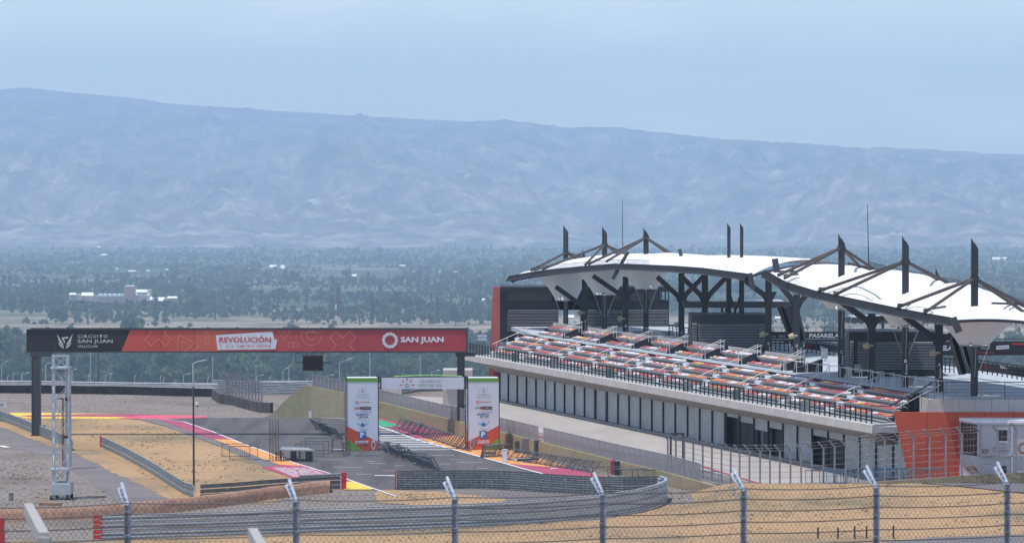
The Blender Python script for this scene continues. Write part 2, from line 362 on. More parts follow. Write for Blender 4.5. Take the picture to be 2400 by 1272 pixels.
# broad broken start-line lettering across the track
for k in range(13):
    y = 1003 + k*4.1; xl = 888 if k < 9 else 905; xr = 905 + (y-1000)*3.15
    if k in (4, 5, 6, 7, 8, 9, 10): wd = .62
    else: wd = .4
    a = random.uniform(0, 16)
    line('start_grid_lettering', [(xl + a*.3, y), ((xl+xr)/2, y+.4), (xr-a*2.2, y+.2)], wd, P_white, .058)
random.seed(3)
for (x0, x1, y) in ((905,1045,1053),(752,808,1076),(858,880,1080),(865,906,1085),(780,850,1094),(896,925,1102),(835,870,1110),(1012,1065,1066),(1055,1080,1076),(1068,1130,1082),(1030,1055,1086),(925,950,1090),(1118,1145,1096),(905,928,1114)):
    line('painted_grid_mark', [(x0,y),(x1,y+.3)], .12, P_white, .066)
line('painted_grid_mark', [(878,1113),(926,1113.5)], .5, P_white, .066)
# white lettering on the crimson kerb
random.seed(5)
for k in range(11):
    y = 1095.5 + k*1.95; x0 = 638 + (y-1095)*2.35; x1 = 728 + (y-1095)*2.1; x = x0
    while x < x1-8:
        l = random.uniform(14, 44); line('kerb_lettering', [(x, y), (min(x+l, x1), y)], .30, P_white, .068); x += l + random.uniform(2, 8)
# yellow, crimson and pink exit band on the far left
flat('exit_kerb_band', [(22,966.5),(120,966.8),(260,969),(470,974.5),(470,979.5),(280,980.6),(60,979.5),(28,972)], P_yell, .036)
flat('exit_kerb_band', [(45,973.2),(150,970.6),(200,969),(330,969.6),(470,974),(470,978),(300,976),(150,975.2),(70,976.5)], P_crim, .044)
flat('exit_kerb_band', [(275,979.5),(330,973),(400,971.5),(480,974.2),(488,977.5),(400,981.2),(300,981)], P_pink, .048)
line('painted_road_line', [(0,1043.5),(18,1047.5)], .5, P_white, .05)
line('painted_road_line', [(96,1060.5),(210,1059)], .12, P_white, .05)
line('painted_road_line', [(0,1041.2),(78,1041.8)], .1, P_white, .05)
# pit lane
flat('pit_lane', [(888,925),(1175,936),(1400,972),(1640,1020),(1850,1066),(2140,1120),(2140,1150),(1900,1150),(1790,1137),(1560,1085),(1400,1046),(1260,1012),(1173,990),(1000,950)], M_conc, .016)
line('pit_lane_red_line', [(1180,1000),(1260,1021),(1400,1052),(1575,1078),(1650,1093),(1725,1116),(1800,1138)], .34, P_redl, .05)
flat('pit_wall_apron', [(1600,1094),(1650,1100),(1725,1121),(1790,1142),(1660,1142),(1600,1110)], M_asph_old, .045)
flat('exit_apron', [(888,930),(1040,931),(1040,948),(960,946)], M_conc, .02)
# dry grass mound and bottom strip on the right
def drape(name, px, m, dz, nu=26, nv=30):
    """sheet over the mound: px = outline in plan of (X, D)"""
mbm_ = MB(); XS = [lerp(10.6, 48, i/46) for i in range(47)]; DS = [lerp(243, 279, i/36) for i in range(37)]
for D in DS:
    for X in XS: mbm_.v.append((X, D, hill(D,X)+mound(D,X)+.03+.05*noise.noise(Vector((X*.6, D*.3, 0)))))
for i in range(36):
    for j in range(46):
        if XS[j] < 11.5 and DS[i] > 268: continue
        mbm_.f.append((i*47+j, i*47+j+1, (i+1)*47+j+1, (i+1)*47+j)); mbm_.m.append(0)
tag(mbm_.build('dry_grass_bank', M_dry, smooth=True), kind='structure')
flat('dry_grass_field', [(-100,1262),(235,1267),(700,1250),(1100,1237),(1400,1217),(1510,1200),(1565,1180),(1600,1182),(1700,1300),(-100,1300)], M_dry, .024)
flat('gravel_apron', [(905,1150),(1100,1143),(1400,1160),(1200,1172),(1000,1182),(905,1180)], M_asph_old, .02)
flat('dry_grass_patch', [(880,1146),(1030,1152),(1180,1168),(1190,1180),(1000,1184),(880,1176)], M_dry, .03)
flat('access_road', [(2080,1268),(2180,1258),(2420,1250),(2420,1300),(2000,1300)], M_asph_old, .36)
mr_ = MB(); n1, n2 = 14, 10
for a in range(n1+1):
    X = lerp(28.2, 52, a/n1)
    for c_ in range(n2+1):
        D = lerp(interp(X, [28.2,35,52], [276,268.5,266]), 279.2, c_/n2); mr_.v.append((X, D, hill(D,X)+mound(D,X)+.085))
for a in range(n1):
    for c_ in range(n2): mr_.f.append((a*(n2+1)+c_, (a+1)*(n2+1)+c_, (a+1)*(n2+1)+c_+1, a*(n2+1)+c_+1)); mr_.m.append(0)
tag(mr_.build('bank_top_road', mat('bank_road_grey', (.15,.14,.145), .9)), kind='structure')
tag(MB().quad(*[Vector((X, D, hill(D,X)+mound(D,X)+.10)) for X, D in ((31,276),(52,276),(52,276.8),(31,276.8))]).build('bank_top_line', P_pink), kind='structure')

# ---------------------------------------------------------------- barriers
M_galv = mat('galvanised_steel', (.36,.385,.40), .42, metal=.55, scale=1.2, var=.2, stretch=(1,1,6))
M_galv_n = mat('near_rail_steel', (.45,.47,.48), .45, metal=.3, scale=1.0, var=.16, stretch=(1,1,5))
M_galv_l = mat('galvanised_light', (.50,.52,.54), .45, metal=.35, scale=1.5, var=.14)
M_galv_d = mat('weathered_steel_post', (.20,.225,.235), .7, metal=.2, scale=4, var=.3)
M_red = mat('red_marker_paint', (.55,.045,.04), .55)
M_redbox = mat('red_end_box', (.50,.03,.03), .6)
def rail_profile(h):        # W-beam section: (offset towards viewer, height)
    k = h/.3
    return [(.0, 0), (.06*k, .10*h), (.075*k, .25*h), (.06*k, .38*h), (0, .5*h), (.06*k, .62*h), (.075*k, .75*h), (.06*k, .9*h), (0, h)]
def rails(root, path, zs, h, m, side=1, step=3.0, names='rail'):
    P = resample(path, step); P.append(Vector(path[-1]))
    for z0 in zs:
        mb = MB(); rows = []
        for i, p in enumerate(P):
            d = (P[min(i+1, len(P)-1)] - P[max(i-1, 0)]).normalized(); n = Vector((d.y, -d.x, 0))*side
            rows.append([p + n*o + Vector((0,0,z0+zz)) for o, zz in rail_profile(h)])
        k = len(rows[0])
        mb.v = [tuple(v) for r in rows for v in r]
        for i in range(len(rows)-1):
            for j in range(k-1): mb.f.append((i*k+j, (i+1)*k+j, (i+1)*k+j+1, i*k+j+1)); mb.m.append(0)
        mb.build(names, m, root)
def posts(root, path, step, w_, h, m, side=-1, off=.08, z=0):
    P = resample(path, step); me = None
    for i, p in enumerate(P):
        d = (P[min(i+1, len(P)-1)] - P[max(i-1, 0)])
        if d.length < 1e-6: continue
        d.normalize(); n = Vector((d.y, -d.x, 0))*side
        if me is None:
            o = MB().box(-w_/2, w_/2, -.05, .05, 0, h).build('post', m, root); me = o.data
        else:
            o = bpy.data.objects.new('post', me); C.objects.link(o); o.parent = root
        o.location = p + n*off - world_loc(root) + Vector((0,0,z)); o.rotation_euler = (0,0,math.atan2(d.y, d.x))
# long near rail that wraps round at its right end
near = [G(235,1265), G(450,1259), G(700,1249), G(900,1243), G(1100,1236), G(1250,1228), G(1400,1215), G(1500,1199), G(1545,1186), G(1562,1176), G(1560,1170), G(1540,1164)]
root = thing('guard_rail', 'long five-beam steel guard rail sweeping across the dry grass, red at its left end', 'guard rail', near[4])
rails(root, near, [.06,.56,1.06], .46, M_galv_n, side=1, step=2.0)
topn = [p+Vector((0,0,1.525)) for p in resample(near, 2.0)]
mbt = MB()
for a_, b_ in zip(topn[:-1], topn[1:]): mbt.bar(a_, b_, .16, .03)
mbt.build('top_lip', M_galv_n, root)
posts(root, near, 4.0, .12, 1.5, M_galv_d, side=-1, off=.1)
posts(root, near[:-3], 1.0, .03, .05, M_galv_d, side=1, off=.05, z=1.54)
cap = MB()
for k in range(5): cap.obox(near[0] + Vector((-.15, -.02, .2+.305*k)), (.28,0,0), (0,.07,0), (0,0,.125))
cap.build('end_cap', M_red, root)
# inner line seen from its back, posts close together
inner = [G(931,1146), G(1000,1146), G(1100,1144.5), G(1200,1147), G(1300,1155), G(1380,1160), G(1450,1162), G(1510,1160), G(1542,1160)]
root = thing('guard_rail', 'steel guard rail seen from behind with closely set upright posts', 'guard rail', inner[3])
rails(root, inner, [.05,.38,.71,1.02], .3, M_galv_d, side=-1, step=2.0)
posts(root, inner, .37, .25, 1.34, M_galv, side=1, off=.22)
mb = MB()
for p in resample(inner, .37):
    for z in (.22,.55,.88,1.18): mb.box(p.x+.13, p.x+.2, p.y-.20, p.y-.14, z-.03, z+.05)
mb.build('bolt_row', M_galv, root)['kind'] = 'stuff'
MB().obox(inner[0]+Vector((-.12,0,.68)), (.05,0,0), (0,.12,0), (0,0,.66)).build('end_cap', M_red, root)
def fluted(label, px, h0, h1, step=.42, w_=.24, sd=-1):
    P = [G(*p) for p in px]; c = P[len(P)//2]
    root = thing('guard_rail', label, 'guard rail', c)
    rails(root, P, [.04], .28, M_galv_d, side=-sd); rails(root, P, [.36], .28, M_galv_d, side=-sd); rails(root, P, [h0-.3], .28, M_galv_d, side=-sd)
    if h1 > h0: rails(root, P[len(P)//2:], [h1-.32], .28, M_galv, side=1)
    Q = resample(P, step)
    half = len(Q)//2
    posts(root, Q[:half+1], step, w_, h0+.04, M_galv, side=sd, off=.22); posts(root, Q[half:], step, w_, h1+.04, M_galv, side=sd, off=.22)
    return root
fluted('weathered guard rail beside the road at the far left, running behind the dark gantry post', [(-40,978),(0,985),(40,999),(75,1014),(110,1028),(150,1043),(172,1056)], .92, .92, step=.55, w_=.36)
r_ = fluted('weathered guard rail between the service road and the dry infield, pink end at the back', [(238,1047),(280,1067),(330,1094),(370,1118),(400,1138),(432,1158),(455,1166)], .92, .92, step=.55, w_=.36)
MB().obox(G(238,1047)+Vector((-.08,0,.46)), (.06,0,0), (0,.15,0), (0,0,.46)).build('end_cap', P_pink, r_)
r_ = fluted('weathered guard rail rising from behind the earth bank to a bright red end post', [(470,1168),(540,1164),(620,1157),(700,1151),(760,1147),(798,1146)], 1.0, 1.2, step=.5, w_=.34, sd=1)
e_ = thing('marker_box', 'bright red plastic end box standing beside the track before the yellow paint', 'marker box', G(806,1146))
MB().box(-.17,.17,-.2,.2,0,.48).box(-.18,.18,-.2,.2,.5,1.22).build('box_body', M_redbox, e_, loc=(0,0,0)); kids(e_)[0].location = (0,0,0)
e_ = thing('marker_box', 'bright red plastic end box cut off by the left edge of the photo', 'marker box', G(-6,1272))
MB().box(-.4,.42,-.3,.3,0,.78).box(-.38,.40,-.3,.3,.8,1.55).build('box_body', M_redbox, e_, loc=(0,0,0)); kids(e_)[0].location = (0,0,0)

# earth bank in front of it
M_earth = ramp_mat('red_earth', [(0.3,(.26,.155,.11)), (0.5,(.32,.19,.13)), (0.7,(.37,.235,.17))], 0.5, fine=3, fine_amt=.2, bump=.6, stretch=(1,1,3))
bankb = [G(-60,1228), G(0,1224), G(120,1220), G(250,1214), G(400,1201), G(520,1187), G(640,1170), G(720,1160), G(788,1153)]
mb = MB(); rows = []
P = resample(bankb, .8)
for i, p in enumerate(P):
    n_ = noise.noise(Vector((i*.5, 0, 0))); hh = .78 + .06*n_
    rows.append([p, p+Vector((0,.25,hh*.55+.03*noise.noise(Vector((i*.9,3,0))))), p+Vector((0,.45,hh)), p+Vector((0,1.5,hh+.02)), p+Vector((0,2.6,0))])
for r in rows: mb.v += [tuple(q) for q in r]
for i in range(len(rows)-1):
    for j in range(4): mb.f.append((i*5+j, (i+1)*5+j, (i+1)*5+j+1, i*5+j+1)); mb.m.append(0)
tag(mb.build('earth_bank', M_earth, smooth=True), kind='structure')
o = MB().obox(G(118,1183)+Vector((0,0,.1)), (.75,-.2,0), (0,.3,0), (0,0,.08)).build('plank', M_earth)
tag(o, 'short pale earth-stained plank lying on the gravel below the lattice tower', 'plank')

# black conveyor-belt tyre wall at the back of the gravel trap
M_tyre = mat('black_rubber', (.022,.024,.03), .8, scale=2, var=.4, bump=.5)
M_tyre_g = mat('weathered_rubber', (.085,.085,.085), .85, scale=1.5, var=.55, bump=.5, stretch=(3,3,.3))
def tyre_wall(label, px, h, m, dep=.9, red=False):
    P = resample([G(*p) for p in px], .62); root = thing('tyre_wall', label, 'tyre wall', P[len(P)//2])
    base = MB().tube((0,0,0), (0,0,h/3-.02), .32, 10)
    st = None
    for i, p in enumerate(P):
        hh = 1 + .05*noise.noise(Vector((i*.13, 2, 0)))
        if i < 300:
            if st is None:
                mb = MB()
                for k in range(3): mb.tube((0,0,k*h/3), (0,0,(k+1)*h/3-.015), .32, 10)
                o = mb.build('tyre_stack', m, root, loc=(0,0,0)); st = o.data
            else: o = bpy.data.objects.new('tyre_stack', st); C.objects.link(o); o.parent = root
            o.location = p - world_loc(root); o.scale = (1,1,hh)
    mb = MB(); top, bot = [], []
    for i, p in enumerate(P):
        q = p + Vector((0,-.33,0)); hh = h*(1+.05*noise.noise(Vector((i*.13,2,0))))
        top.append(q+Vector((0,0,hh*.97))); bot.append(q+Vector((0,0,.04)))
    mb.strip(top, bot).build('belt_cover', m, root)
    return root
tyre_wall('long black tyre wall behind the gravel trap at the far left', [(-60,920),(0,920.5),(150,921.5),(300,924),(400,927),(498,929)], .82, M_tyre)
tw = tyre_wall('shorter grey weathered tyre wall turning towards the ramp-shaped concrete wall', [(503,934),(520,945),(550,949),(580,958),(612,966),(640,967)], .95, M_tyre_g)
MB().obox(G(502,934)+Vector((0,-.5,.5)), (.1,0,0), (0,.3,0), (0,0,.5)).build('red_end_panel', M_red, tw)

def twin_rail(label, px, zs, h=.3, m=None):
    P = [G(*p) for p in px]; root = thing('guard_rail', label, 'guard rail', P[len(P)//2])
    rails(root, P, zs, h, m or M_galv_l, side=1, step=6); posts(root, P, 4.0, .1, zs[-1]+h, M_galv_d); return root
twin_rail('bright double guard rail running above the black tyre wall', [(-80,915),(0,915),(200,918),(350,921),(510,923)], [.35,.75])
twin_rail('stacked steel guard rail behind the tall mesh fence left of the concrete ramp', [(500,921),(560,924),(640,926),(720,928)], [.1,.42,.74,1.06], m=M_galv)
twin_rail('pale low guard rail with bluish cover right of the tall mesh fence', [(616,912),(700,910),(760,911)], [.2,.55])
twin_rail('curved stacked guard rail seen under the arch banner', [(940,928),(960,922),(1000,919),(1045,918)], [.1,.42,.74], m=M_galv)

# ---------------------------------------------------------------- pit wall with the flared end
M_tan = ramp_mat('tan_concrete_wall', [(0.3,(.26,.215,.135)), (0.5,(.31,.26,.165)), (0.7,(.34,.275,.20))], 0.35, fine=2.2, fine_amt=.08, stretch=(1,.3,3))
M_olive = ramp_mat('olive_concrete_wall', [(0.3,(.33,.31,.20)), (0.5,(.39,.355,.235)), (0.7,(.41,.355,.245))], 0.3, fine=2.2, fine_amt=.07, stretch=(2,1,.4))
wallb = [G(620,978), G(680,978), G(730,978), G(801,979), G(887,981), G(987,1003), G(1087,1024), G(1173,1046), G(1261,1069), G(1350,1088), G(1443,1111), G(1560,1138), G(1700,1168)]
wallh_px = [(620,978),(640,967),(668,938),(700,910),(720,903),(745,907),(801,918.5),(887,940.5),(987,966),(1087,989.5),(1173,1011.5),(1261,1033.5),(1443,1079),(1560,1106),(1660,1134),(1700,1146)]
def wall_base(x):
    xs = [620,680,730,801,887,987,1087,1173,1261,1350,1443,1560,1700]; ys = [978,978,978,979,981,1003,1024,1046,1069,1088,1111,1138,1168]
    return G(x, interp(x, xs, ys))
def wall_top(x):
    b = wall_base(x); y = interp(x, [p[0] for p in wallh_px], [p[1] for p in wallh_px]); return PD(x, y, b.y)
def wall_seg(x0, x1, step, name, m, root, th=.35):
    n = max(1, int((x1-x0)/step)); mb = MB(); pr = None
    for i in range(n+1):
        x = lerp(x0, x1, i/n); b_ = wall_base(x); t_ = wall_top(x); o_ = Vector((th, th*.3, 0))
        r = [b_, t_, t_+o_, b_+o_]; mb.v += [tuple(q) for q in r]
    for i in range(n):
        for j in range(3): mb.f.append((i*4+j, (i+1)*4+j, (i+1)*4+j+1, i*4+j+1)); mb.m.append(0)
    mb.f += [(0,1,2,3), (n*4+3, n*4+2, n*4+1, n*4)]; mb.m += [0,0]
    return mb.build(name, m, root)
root = thing('pit_wall', 'long tan concrete pit wall that swells into a rounded hump beside the arch', 'concrete wall', wall_base(887))
wall_seg(616, 805, 6, 'flared_end', M_olive, root, .5)
for a, b_ in ((805,887),(887,987),(987,1087),(1087,1173),(1173,1252),(1262,1350),(1350,1431),(1451,1560),(1560,1700)):
    wall_seg(a+.15, b_-.15, 40, 'wall_panel', M_tan, root)
p = wall_base(1256); t_ = wall_top(1256)
MB().box(p.x-.16, p.x+.4, p.y-.4, p.y+.4, 0, t_.z+.04).build('pier', M_tyre_g, root)
mb = MB(); p = wall_base(1436); q = wall_base(1450); h = wall_top(1440).z
MB().box(p.x-.15, p.x+.1, p.y-.6, p.y+.4, 0, h).build('crimson_panel', P_crim, root)
MB().box(p.x+.1, q.x+.1, q.y-.3, q.y+.5, 0, h).build('dark_panel', M_tyre, root)
M_mpost = mat('white_marker', (.75,.75,.72), .5)
for (x, y, h, lb) in ((727,979,.62,'slim white marker post at the foot of the concrete hump'),(997,998,.92,'white painted marker strip on the pit wall right of the arch pillar')):
    o = MB().box(-.12,.12,-.06,.06,0,h).build('marker_post', M_mpost, None, loc=(0,0,0)); g_ = G(x,y); o.location = g_; tag(o, lb, 'marker post')
# fence panels on the wall
M_mesh = mat('wire_mesh_panel', (.24,.24,.26), .6, metal=.3, alpha=.86, scale=9, var=.2)
M_fpost = mat('fence_post_grey', (.42,.42,.43), .55, metal=.2)
root = thing('wall_fence', 'line of grey wire mesh panels standing on top of the pit wall', 'fence', wall_top(1087))
xs = []; x = 728.0
while x < 1650:
    xs.append(x); x += interp(x, [728, 887, 1087, 1300, 1650], [9.2, 9.6, 11.6, 12.8, 14.8])
fh = lambda x: interp(x, [728, 887, 1087, 1173, 1564, 1650], [1.02, 1.08, 1.1, 1.12, 1.25, 1.25])
for i in range(len(xs)-1):
    a, b_ = wall_top(xs[i])+Vector((.2,0,0)), wall_top(xs[i+1])+Vector((.2,0,0))
    if 1425 < xs[i] < 1437 or 1252 < xs[i] < 1262: continue
    up = Vector((0,0,fh(xs[i])))
    MB().quad(a+Vector((0,0,.05)), b_+Vector((0,0,.05)), b_+up, a+up).build('mesh_panel', M_mesh, root)
    mb = MB(); mb.bar(a, a+up+Vector((0,0,.03)), .075); mb.bar(a+up, b_+up, .03); mb.build('fence_post', M_fpost, root)

# dry tufts and stones scattered over the ground
GRASS_PX = [[(40,979),(280,984),(330,990),(388,1006),(450,1028),(520,1055),(605,1092),(660,1114),(640,1180),(420,1180),(250,1046),(150,1034)], [(-10,1225),(700,1250),(1400,1217),(1560,1182),(1565,1140),(2130,1140),(2400,1163),(2400,1250),(2180,1258),(2000,1275),(-10,1275)], [(880,1148),(1180,1170),(1000,1182),(880,1176)], [(480,1150),(0,1200),(0,1070),(100,1075),(200,1150)]]
def inside(x, y):
    for P in GRASS_PX:
        c = False; j = len(P)-1
        for i in range(len(P)):
            (xi, yi), (xj, yj) = P[i], P[j]
            if (yi > y) != (yj > y) and x < (xj-xi)*(y-yi)/(yj-yi)+xi: c = not c
            j = i
        if c: return True
    return False
def scatter(name, regions, m, seed, h0, h1, wdt, label, cat='grass'):
    rn = random.Random(seed); vs, fs = [], []
    for (x0, x1, y0, y1, n, zf) in regions:
        for _ in range(n):
            px, py = rn.uniform(x0, x1), rn.uniform(y0, y1)
            if name != 'gravel_stones' and not inside(px, py): continue
            p = G(px, py)
            if noise.noise(Vector((p.x*.25, p.y*.12, 4))) + rn.uniform(-.35,.35) < -.02: continue
            p.z = zf(p); k = len(vs); h = rn.uniform(h0, h1); r = wdt*rn.uniform(.6, 1.5)
            for _j in range(3):
                a = rn.uniform(0, 6.28); d = Vector((math.cos(a)*r, math.sin(a)*r, 0)); t = Vector((rn.uniform(-.5,.5)*r, rn.uniform(-.5,.5)*r, h)); k = len(vs)
                vs += [tuple(p-d), tuple(p+d), tuple(p+t)]; fs.append((k, k+1, k+2))
    mb = MB(); mb.v = vs; mb.f = fs; mb.m = [0]*len(fs); tag(mb.build(name, m), label, cat, kind='stuff')
zg = lambda p: .02
zm = lambda p: hill(p.y, p.x)+mound(p.y, p.x)+.02
M_tuft = mat('straw_tuft', (.46,.33,.19), .9, scale=.6, var=.3, spec=.1); M_tuft2 = mat('olive_tuft', (.30,.25,.13), .9, scale=.6, var=.3, spec=.1)
scatter('dry_tufts', [(180,620,985,1150,1500,zg),(880,1190,1148,1180,200,zg),(0,1500,1225,1275,900,zg),(1560,2400,1138,1270,2200,zm)], M_tuft, 5, .02, .06, .12, 'short dry straw tufts across the infield and the bank')
scatter('olive_tufts', [(0,250,1060,1180,500,zg),(0,500,965,978,220,zg),(500,640,962,978,200,zg),(800,1000,1145,1170,160,zg),(1560,2400,1150,1270,700,zm),(0,1500,1190,1260,200,zg),(300,620,990,1120,150,zg)], M_tuft2, 8, .02, .06, .14, 'sparse olive weeds on gravel and dry grass')
M_stone = mat('pale_stone', (.27,.24,.215), .9, scale=2, var=.3)
scatter('gravel_stones', [(0,520,925,965,700,zg),(0,110,1075,1190,900,zg),(480,1000,1140,1200,1200,zg),(300,900,1180,1215,900,zg)], M_stone, 12, .02, .04, .06, 'loose stones over the gravel', 'gravel')
# ---------------------------------------------------------------- gantry over the track
M_dark = mat('dark_grey_steel', (.055,.065,.075), .5, metal=.2, scale=1, var=.12)
M_black = mat('black_banner', (.020,.019,.026), .6, scale=.6, var=.3)
M_wprint = mat('white_print', (.66,.67,.72), .7)
M_gp = [mat('banner_red_%d' % i, c, .65, scale=.35, var=.07) for i, c in enumerate([(.52,.085,.065),(.54,.10,.065),(.55,.125,.08),(.54,.10,.07),(.48,.075,.07),(.44,.065,.068),(.41,.06,.068),(.39,.055,.066)])]
DG = 339.4
def gp(x, y, d=0.0): return PD(x, y, DG-d)
root = thing('gantry', 'wide dark gantry spanning the track with a black and red banner along its beam', 'gantry', G(85,1022))
MB().prism([gp(64,771)+Vector((0,.1,0)), gp(1096,771)+Vector((0,.1,0)), gp(1096,771)+Vector((0,1.6,0)), gp(64,771)+Vector((0,1.6,0))], -1.9).build('beam', M_dark, root)
mb = MB()
for i in range(52):
    x = lerp(75, 1092, i/51); a = gp(x, 770); mb.bar(a+Vector((0,.2,.0)), a+Vector((0,1.5,.0)), .06)
    if i < 51: mb.bar(a+Vector((0,.2,0)), gp(lerp(75,1092,(i+1)/51), 770)+Vector((0,1.5,0)), .05)
mb.bar(gp(72,769.5), gp(1096,769.5), .1); mb.build('top_chord', M_dark, root)
segs = [(305,378),(378,456),(456,536),(536,640),(640,738),(738,838),(838,938),(938,1018),(1018,1093)]
MB().poly([gp(62,823,.02), gp(283.5,823,.02), gp(304.5,773,.02), gp(62,773,.02)]).build('black_panel', M_black, root)
for i, (a, b_) in enumerate(segs):
    x0 = 284 if i == 0 else a; top0 = 305 if i == 0 else a
    MB().poly([gp(x0+.3,823,.02), gp(b_-.3,823,.02), gp(b_-.3,773,.02), gp(top0+.3,773,.02)]).build('red_panel', M_gp[min(i,7)], root)
MB().bar(gp(62,824.5,.05), gp(1096,825,.05), .09).bar(gp(62,772,.05), gp(1096,772,.05), .07).bar(gp(1094.8,772,.05), gp(1094.8,825,.05), .1).build('banner_frame', M_dark, root)
MB().poly([gp(510,819.5,.05), gp(646,818,.05), gp(649.5,795,.05), gp(643,795,.05), gp(639,776.5,.05), gp(505.5,785,.05)]).build('white_card', M_wprint, root)
Mtr = mat('red_letters', (.50,.045,.05), .7); Mlt = mat('pale_letters', (.52,.53,.52), .7); Mol = mat('outline_print', (.62,.30,.24), .7)
def gtext(s, x0, x1, y0, y1, m, bold=0.0, d=.08, space=1.0):
    o = gp(x0, y1, d); text(s, o, gp(x1, y1, d)-o, gp(x0, y0, d)-o, m, root, bold=bold, space=space)
gtext('CIRCUITO', 182, 252, 784, 791.5, Mlt, .012, space=1.3); gtext('SAN JUAN', 182, 264, 795, 805.5, Mlt, .01); gtext('VILLICUM', 182, 228, 808.5, 814, Mlt, .01)
gtext('REVOLUCIÓN', 514, 635, 786.5, 802, Mtr, .02); gtext('SUMATE AL DEPORTE', 554, 635, 808.3, 813, Mtr, .005)
gtext('X', 515, 520, 808.3, 813, Mtr, .03); gtext('O', 529, 535, 808.3, 813, Mtr, .03); gtext('D', 543, 548, 808.3, 813, Mtr, 0)
gtext('SAN JUAN', 939, 1040, 788.5, 805.5, M_wprint, .04)
def poly2(name, pts, m, par, f, d=.08): return MB().poly([f(x, y, d) for x, y in pts]).build(name, m, par)
def winged(par, f, x, y, s, m, d=.08):       # winged V crest
    for sx in (1, -1):
        for (a, b_, c_, e) in (((-19,-17),(-5,6),(-2,12),(-13,4)), ((-16,3),(-3,14),(-2,19),(-12,12))):
            poly2('crest', [(x+sx*q[0]*s, y+q[1]*s) for q in (a, b_, c_, e)], m, par, f, d)
    poly2('crest', [(x-8*s,y-8*s),(x+9*s,y-9*s),(x+6*s,y-5*s),(x-3*s,y-5*s),(x+1*s,y+3*s),(x-1*s,y+6*s)], m, par, f, d)
winged(root, gp, 152, 798, 1.0, Mlt)
def spiral(par, f, x, y, r, m, d=.08, n=12):
    mb = MB()
    for k in range(n):
        a = 2*math.pi*k/n; pts = []
        for (rr, da) in ((.56,0),(.80,.12),(1.0,.5),(.97,.86),(.84,.74),(.68,.46)):
            pts.append(f(x + r*rr*math.cos(a+da), y + r*rr*math.sin(a+da), d))
        mb.poly(pts)
    return mb.build('emblem', m, par)
spiral(root, gp, 914, 797, 19, M_wprint)
def outline(par, f, pts, wpx, m, closed=True, d=.07):
    mb = MB(); n = len(pts)
    for i in range(n if closed else n-1):
        (x0, y0), (x1, y1) = pts[i], pts[(i+1) % n]; l = math.hypot(x1-x0, y1-y0) or 1; nx_, ny_ = -(y1-y0)/l*wpx/2, (x1-x0)/l*wpx/2
        mb.quad(f(x0+nx_,y0+ny_,d), f(x1+nx_,y1+ny_,d), f(x1-nx_,y1-ny_,d), f(x0-nx_,y0-ny_,d))
    return mb.build('outline_figure', m, par)
outline(root, gp, [(350,774),(355,779),(339,795),(354,810),(371,793),(388,810),(401,795),(385,779),(390,774)], 1.1, Mol, False)
outline(root, gp, [(417,822),(418,783),(468,811),(450,822)], 1.1, Mol, False); outline(root, gp, [(427,822),(427,797),(451,812),(432,822)], 1.1, Mol, False)
outline(root, gp, [(480,780),(490,780),(490,790),(480,790)], 1, Mol); outline(root, gp, [(480,794),(490,794),(490,804),(480,804)], 1, Mol)
outline(root, gp, [(653,775),(667,797),(680,775)], 1, Mol, False); outline(root, gp, [(661,775),(667,781),(672,775)], 1, Mol, False)
outline(root, gp, [(676,802),(686,802),(686,813),(676,813)], 1, Mol); outline(root, gp, [(689,802),(699,802),(699,813),(689,813)], 1, Mol)
for r in (24, 11.5): outline(root, gp, [(730+r*math.cos(a*.2618), 785+r*math.sin(a*.2618)) for a in range(24) if 785+r*math.sin(a*.2618) > 774], 1, Mol, False)
outline(root, gp, [(777,821),(789,808),(772,791),(786,777),(803,792),(820,777),(834,791),(818,808),(830,821)], 1.1, Mol, False)
# posts
def gpost(x0, x1, ytop, ybase, D, cap):
    a = PD(x0, ybase, D); b_ = PD(x1, ybase, D); t_ = PD(x0, ytop, D)
    mb = MB(); mb.box(a.x, b_.x, D-.1, D+.9, a.z, t_.z); mb.box(a.x-.12, b_.x+cap, D-.15, D+1.0, t_.z-.35, t_.z)
    for q in (a.x+.05, b_.x-.05): mb.box(q-.05, q+.05, D-.16, D-.1, a.z, t_.z-.4)
    mb.box(a.x-.15, b_.x+.15, D-.3, D+1.1, a.z, a.z+.08)
    return mb.build('post', M_dark, root)
gpost(74.5, 94, 825, 1022, DG, 1.0); gpost(1071.5, 1089, 825, 1022, DG+.4, .9)
# start lights
M_lamp = mat('lamp_housing', (.015,.015,.017), .5); M_lens = mat('lamp_lens', (.05,.03,.03), .25); M_hood = mat('lamp_hood', (.38,.38,.40), .5); M_hood2 = mat('lamp_hood_dark', (.11,.11,.12), .5)
sl = thing('start_light_board', 'dark start light board of twenty lamps hanging under the red banner', 'traffic light', gp(733,850,.1))
a, b_ = gp(710,868), gp(757,831); MB().box(a.x, b_.x, DG-.3, DG+.05, a.z, b_.z).build('housing', M_lamp, sl)
mb = MB()
for (p_, q_) in (((693,828),(772,828)),((693,828),(693,851)),((772,828),(772,851)),((693,850.5),(710,850.5)),((757,850.5),(772,850.5)),((733,824),(733,831)),((693,848),(710,848)),((757,848),(772,848))): mb.bar(gp(*p_,.1), gp(*q_,.1), .05)
mb.build('hanging_frame', M_dark, sl)
for r in range(4):
    for c_ in range(5):
        x = 715 + c_*9.3; y = 836 + r*9.1; p_ = gp(x, y, .3)
        ln = MB().tube(p_, p_+Vector((0,-.05,0)), .125, 12).build('lamp', M_lens, sl)
        hd = MB(); n = 8
        for i in range(n):
            t0, t1 = math.pi*i/n, math.pi*(i+1)/n
            u = lambda t: p_+Vector((math.cos(t)*.15, -.0, math.sin(t)*.15))
            hd.quad(u(t0), u(t1), u(t1)+Vector((0,-.26,0)), u(t0)+Vector((0,-.26,0)))
        hd.build('lamp_hood', M_hood if r == 0 else M_hood2, sl)

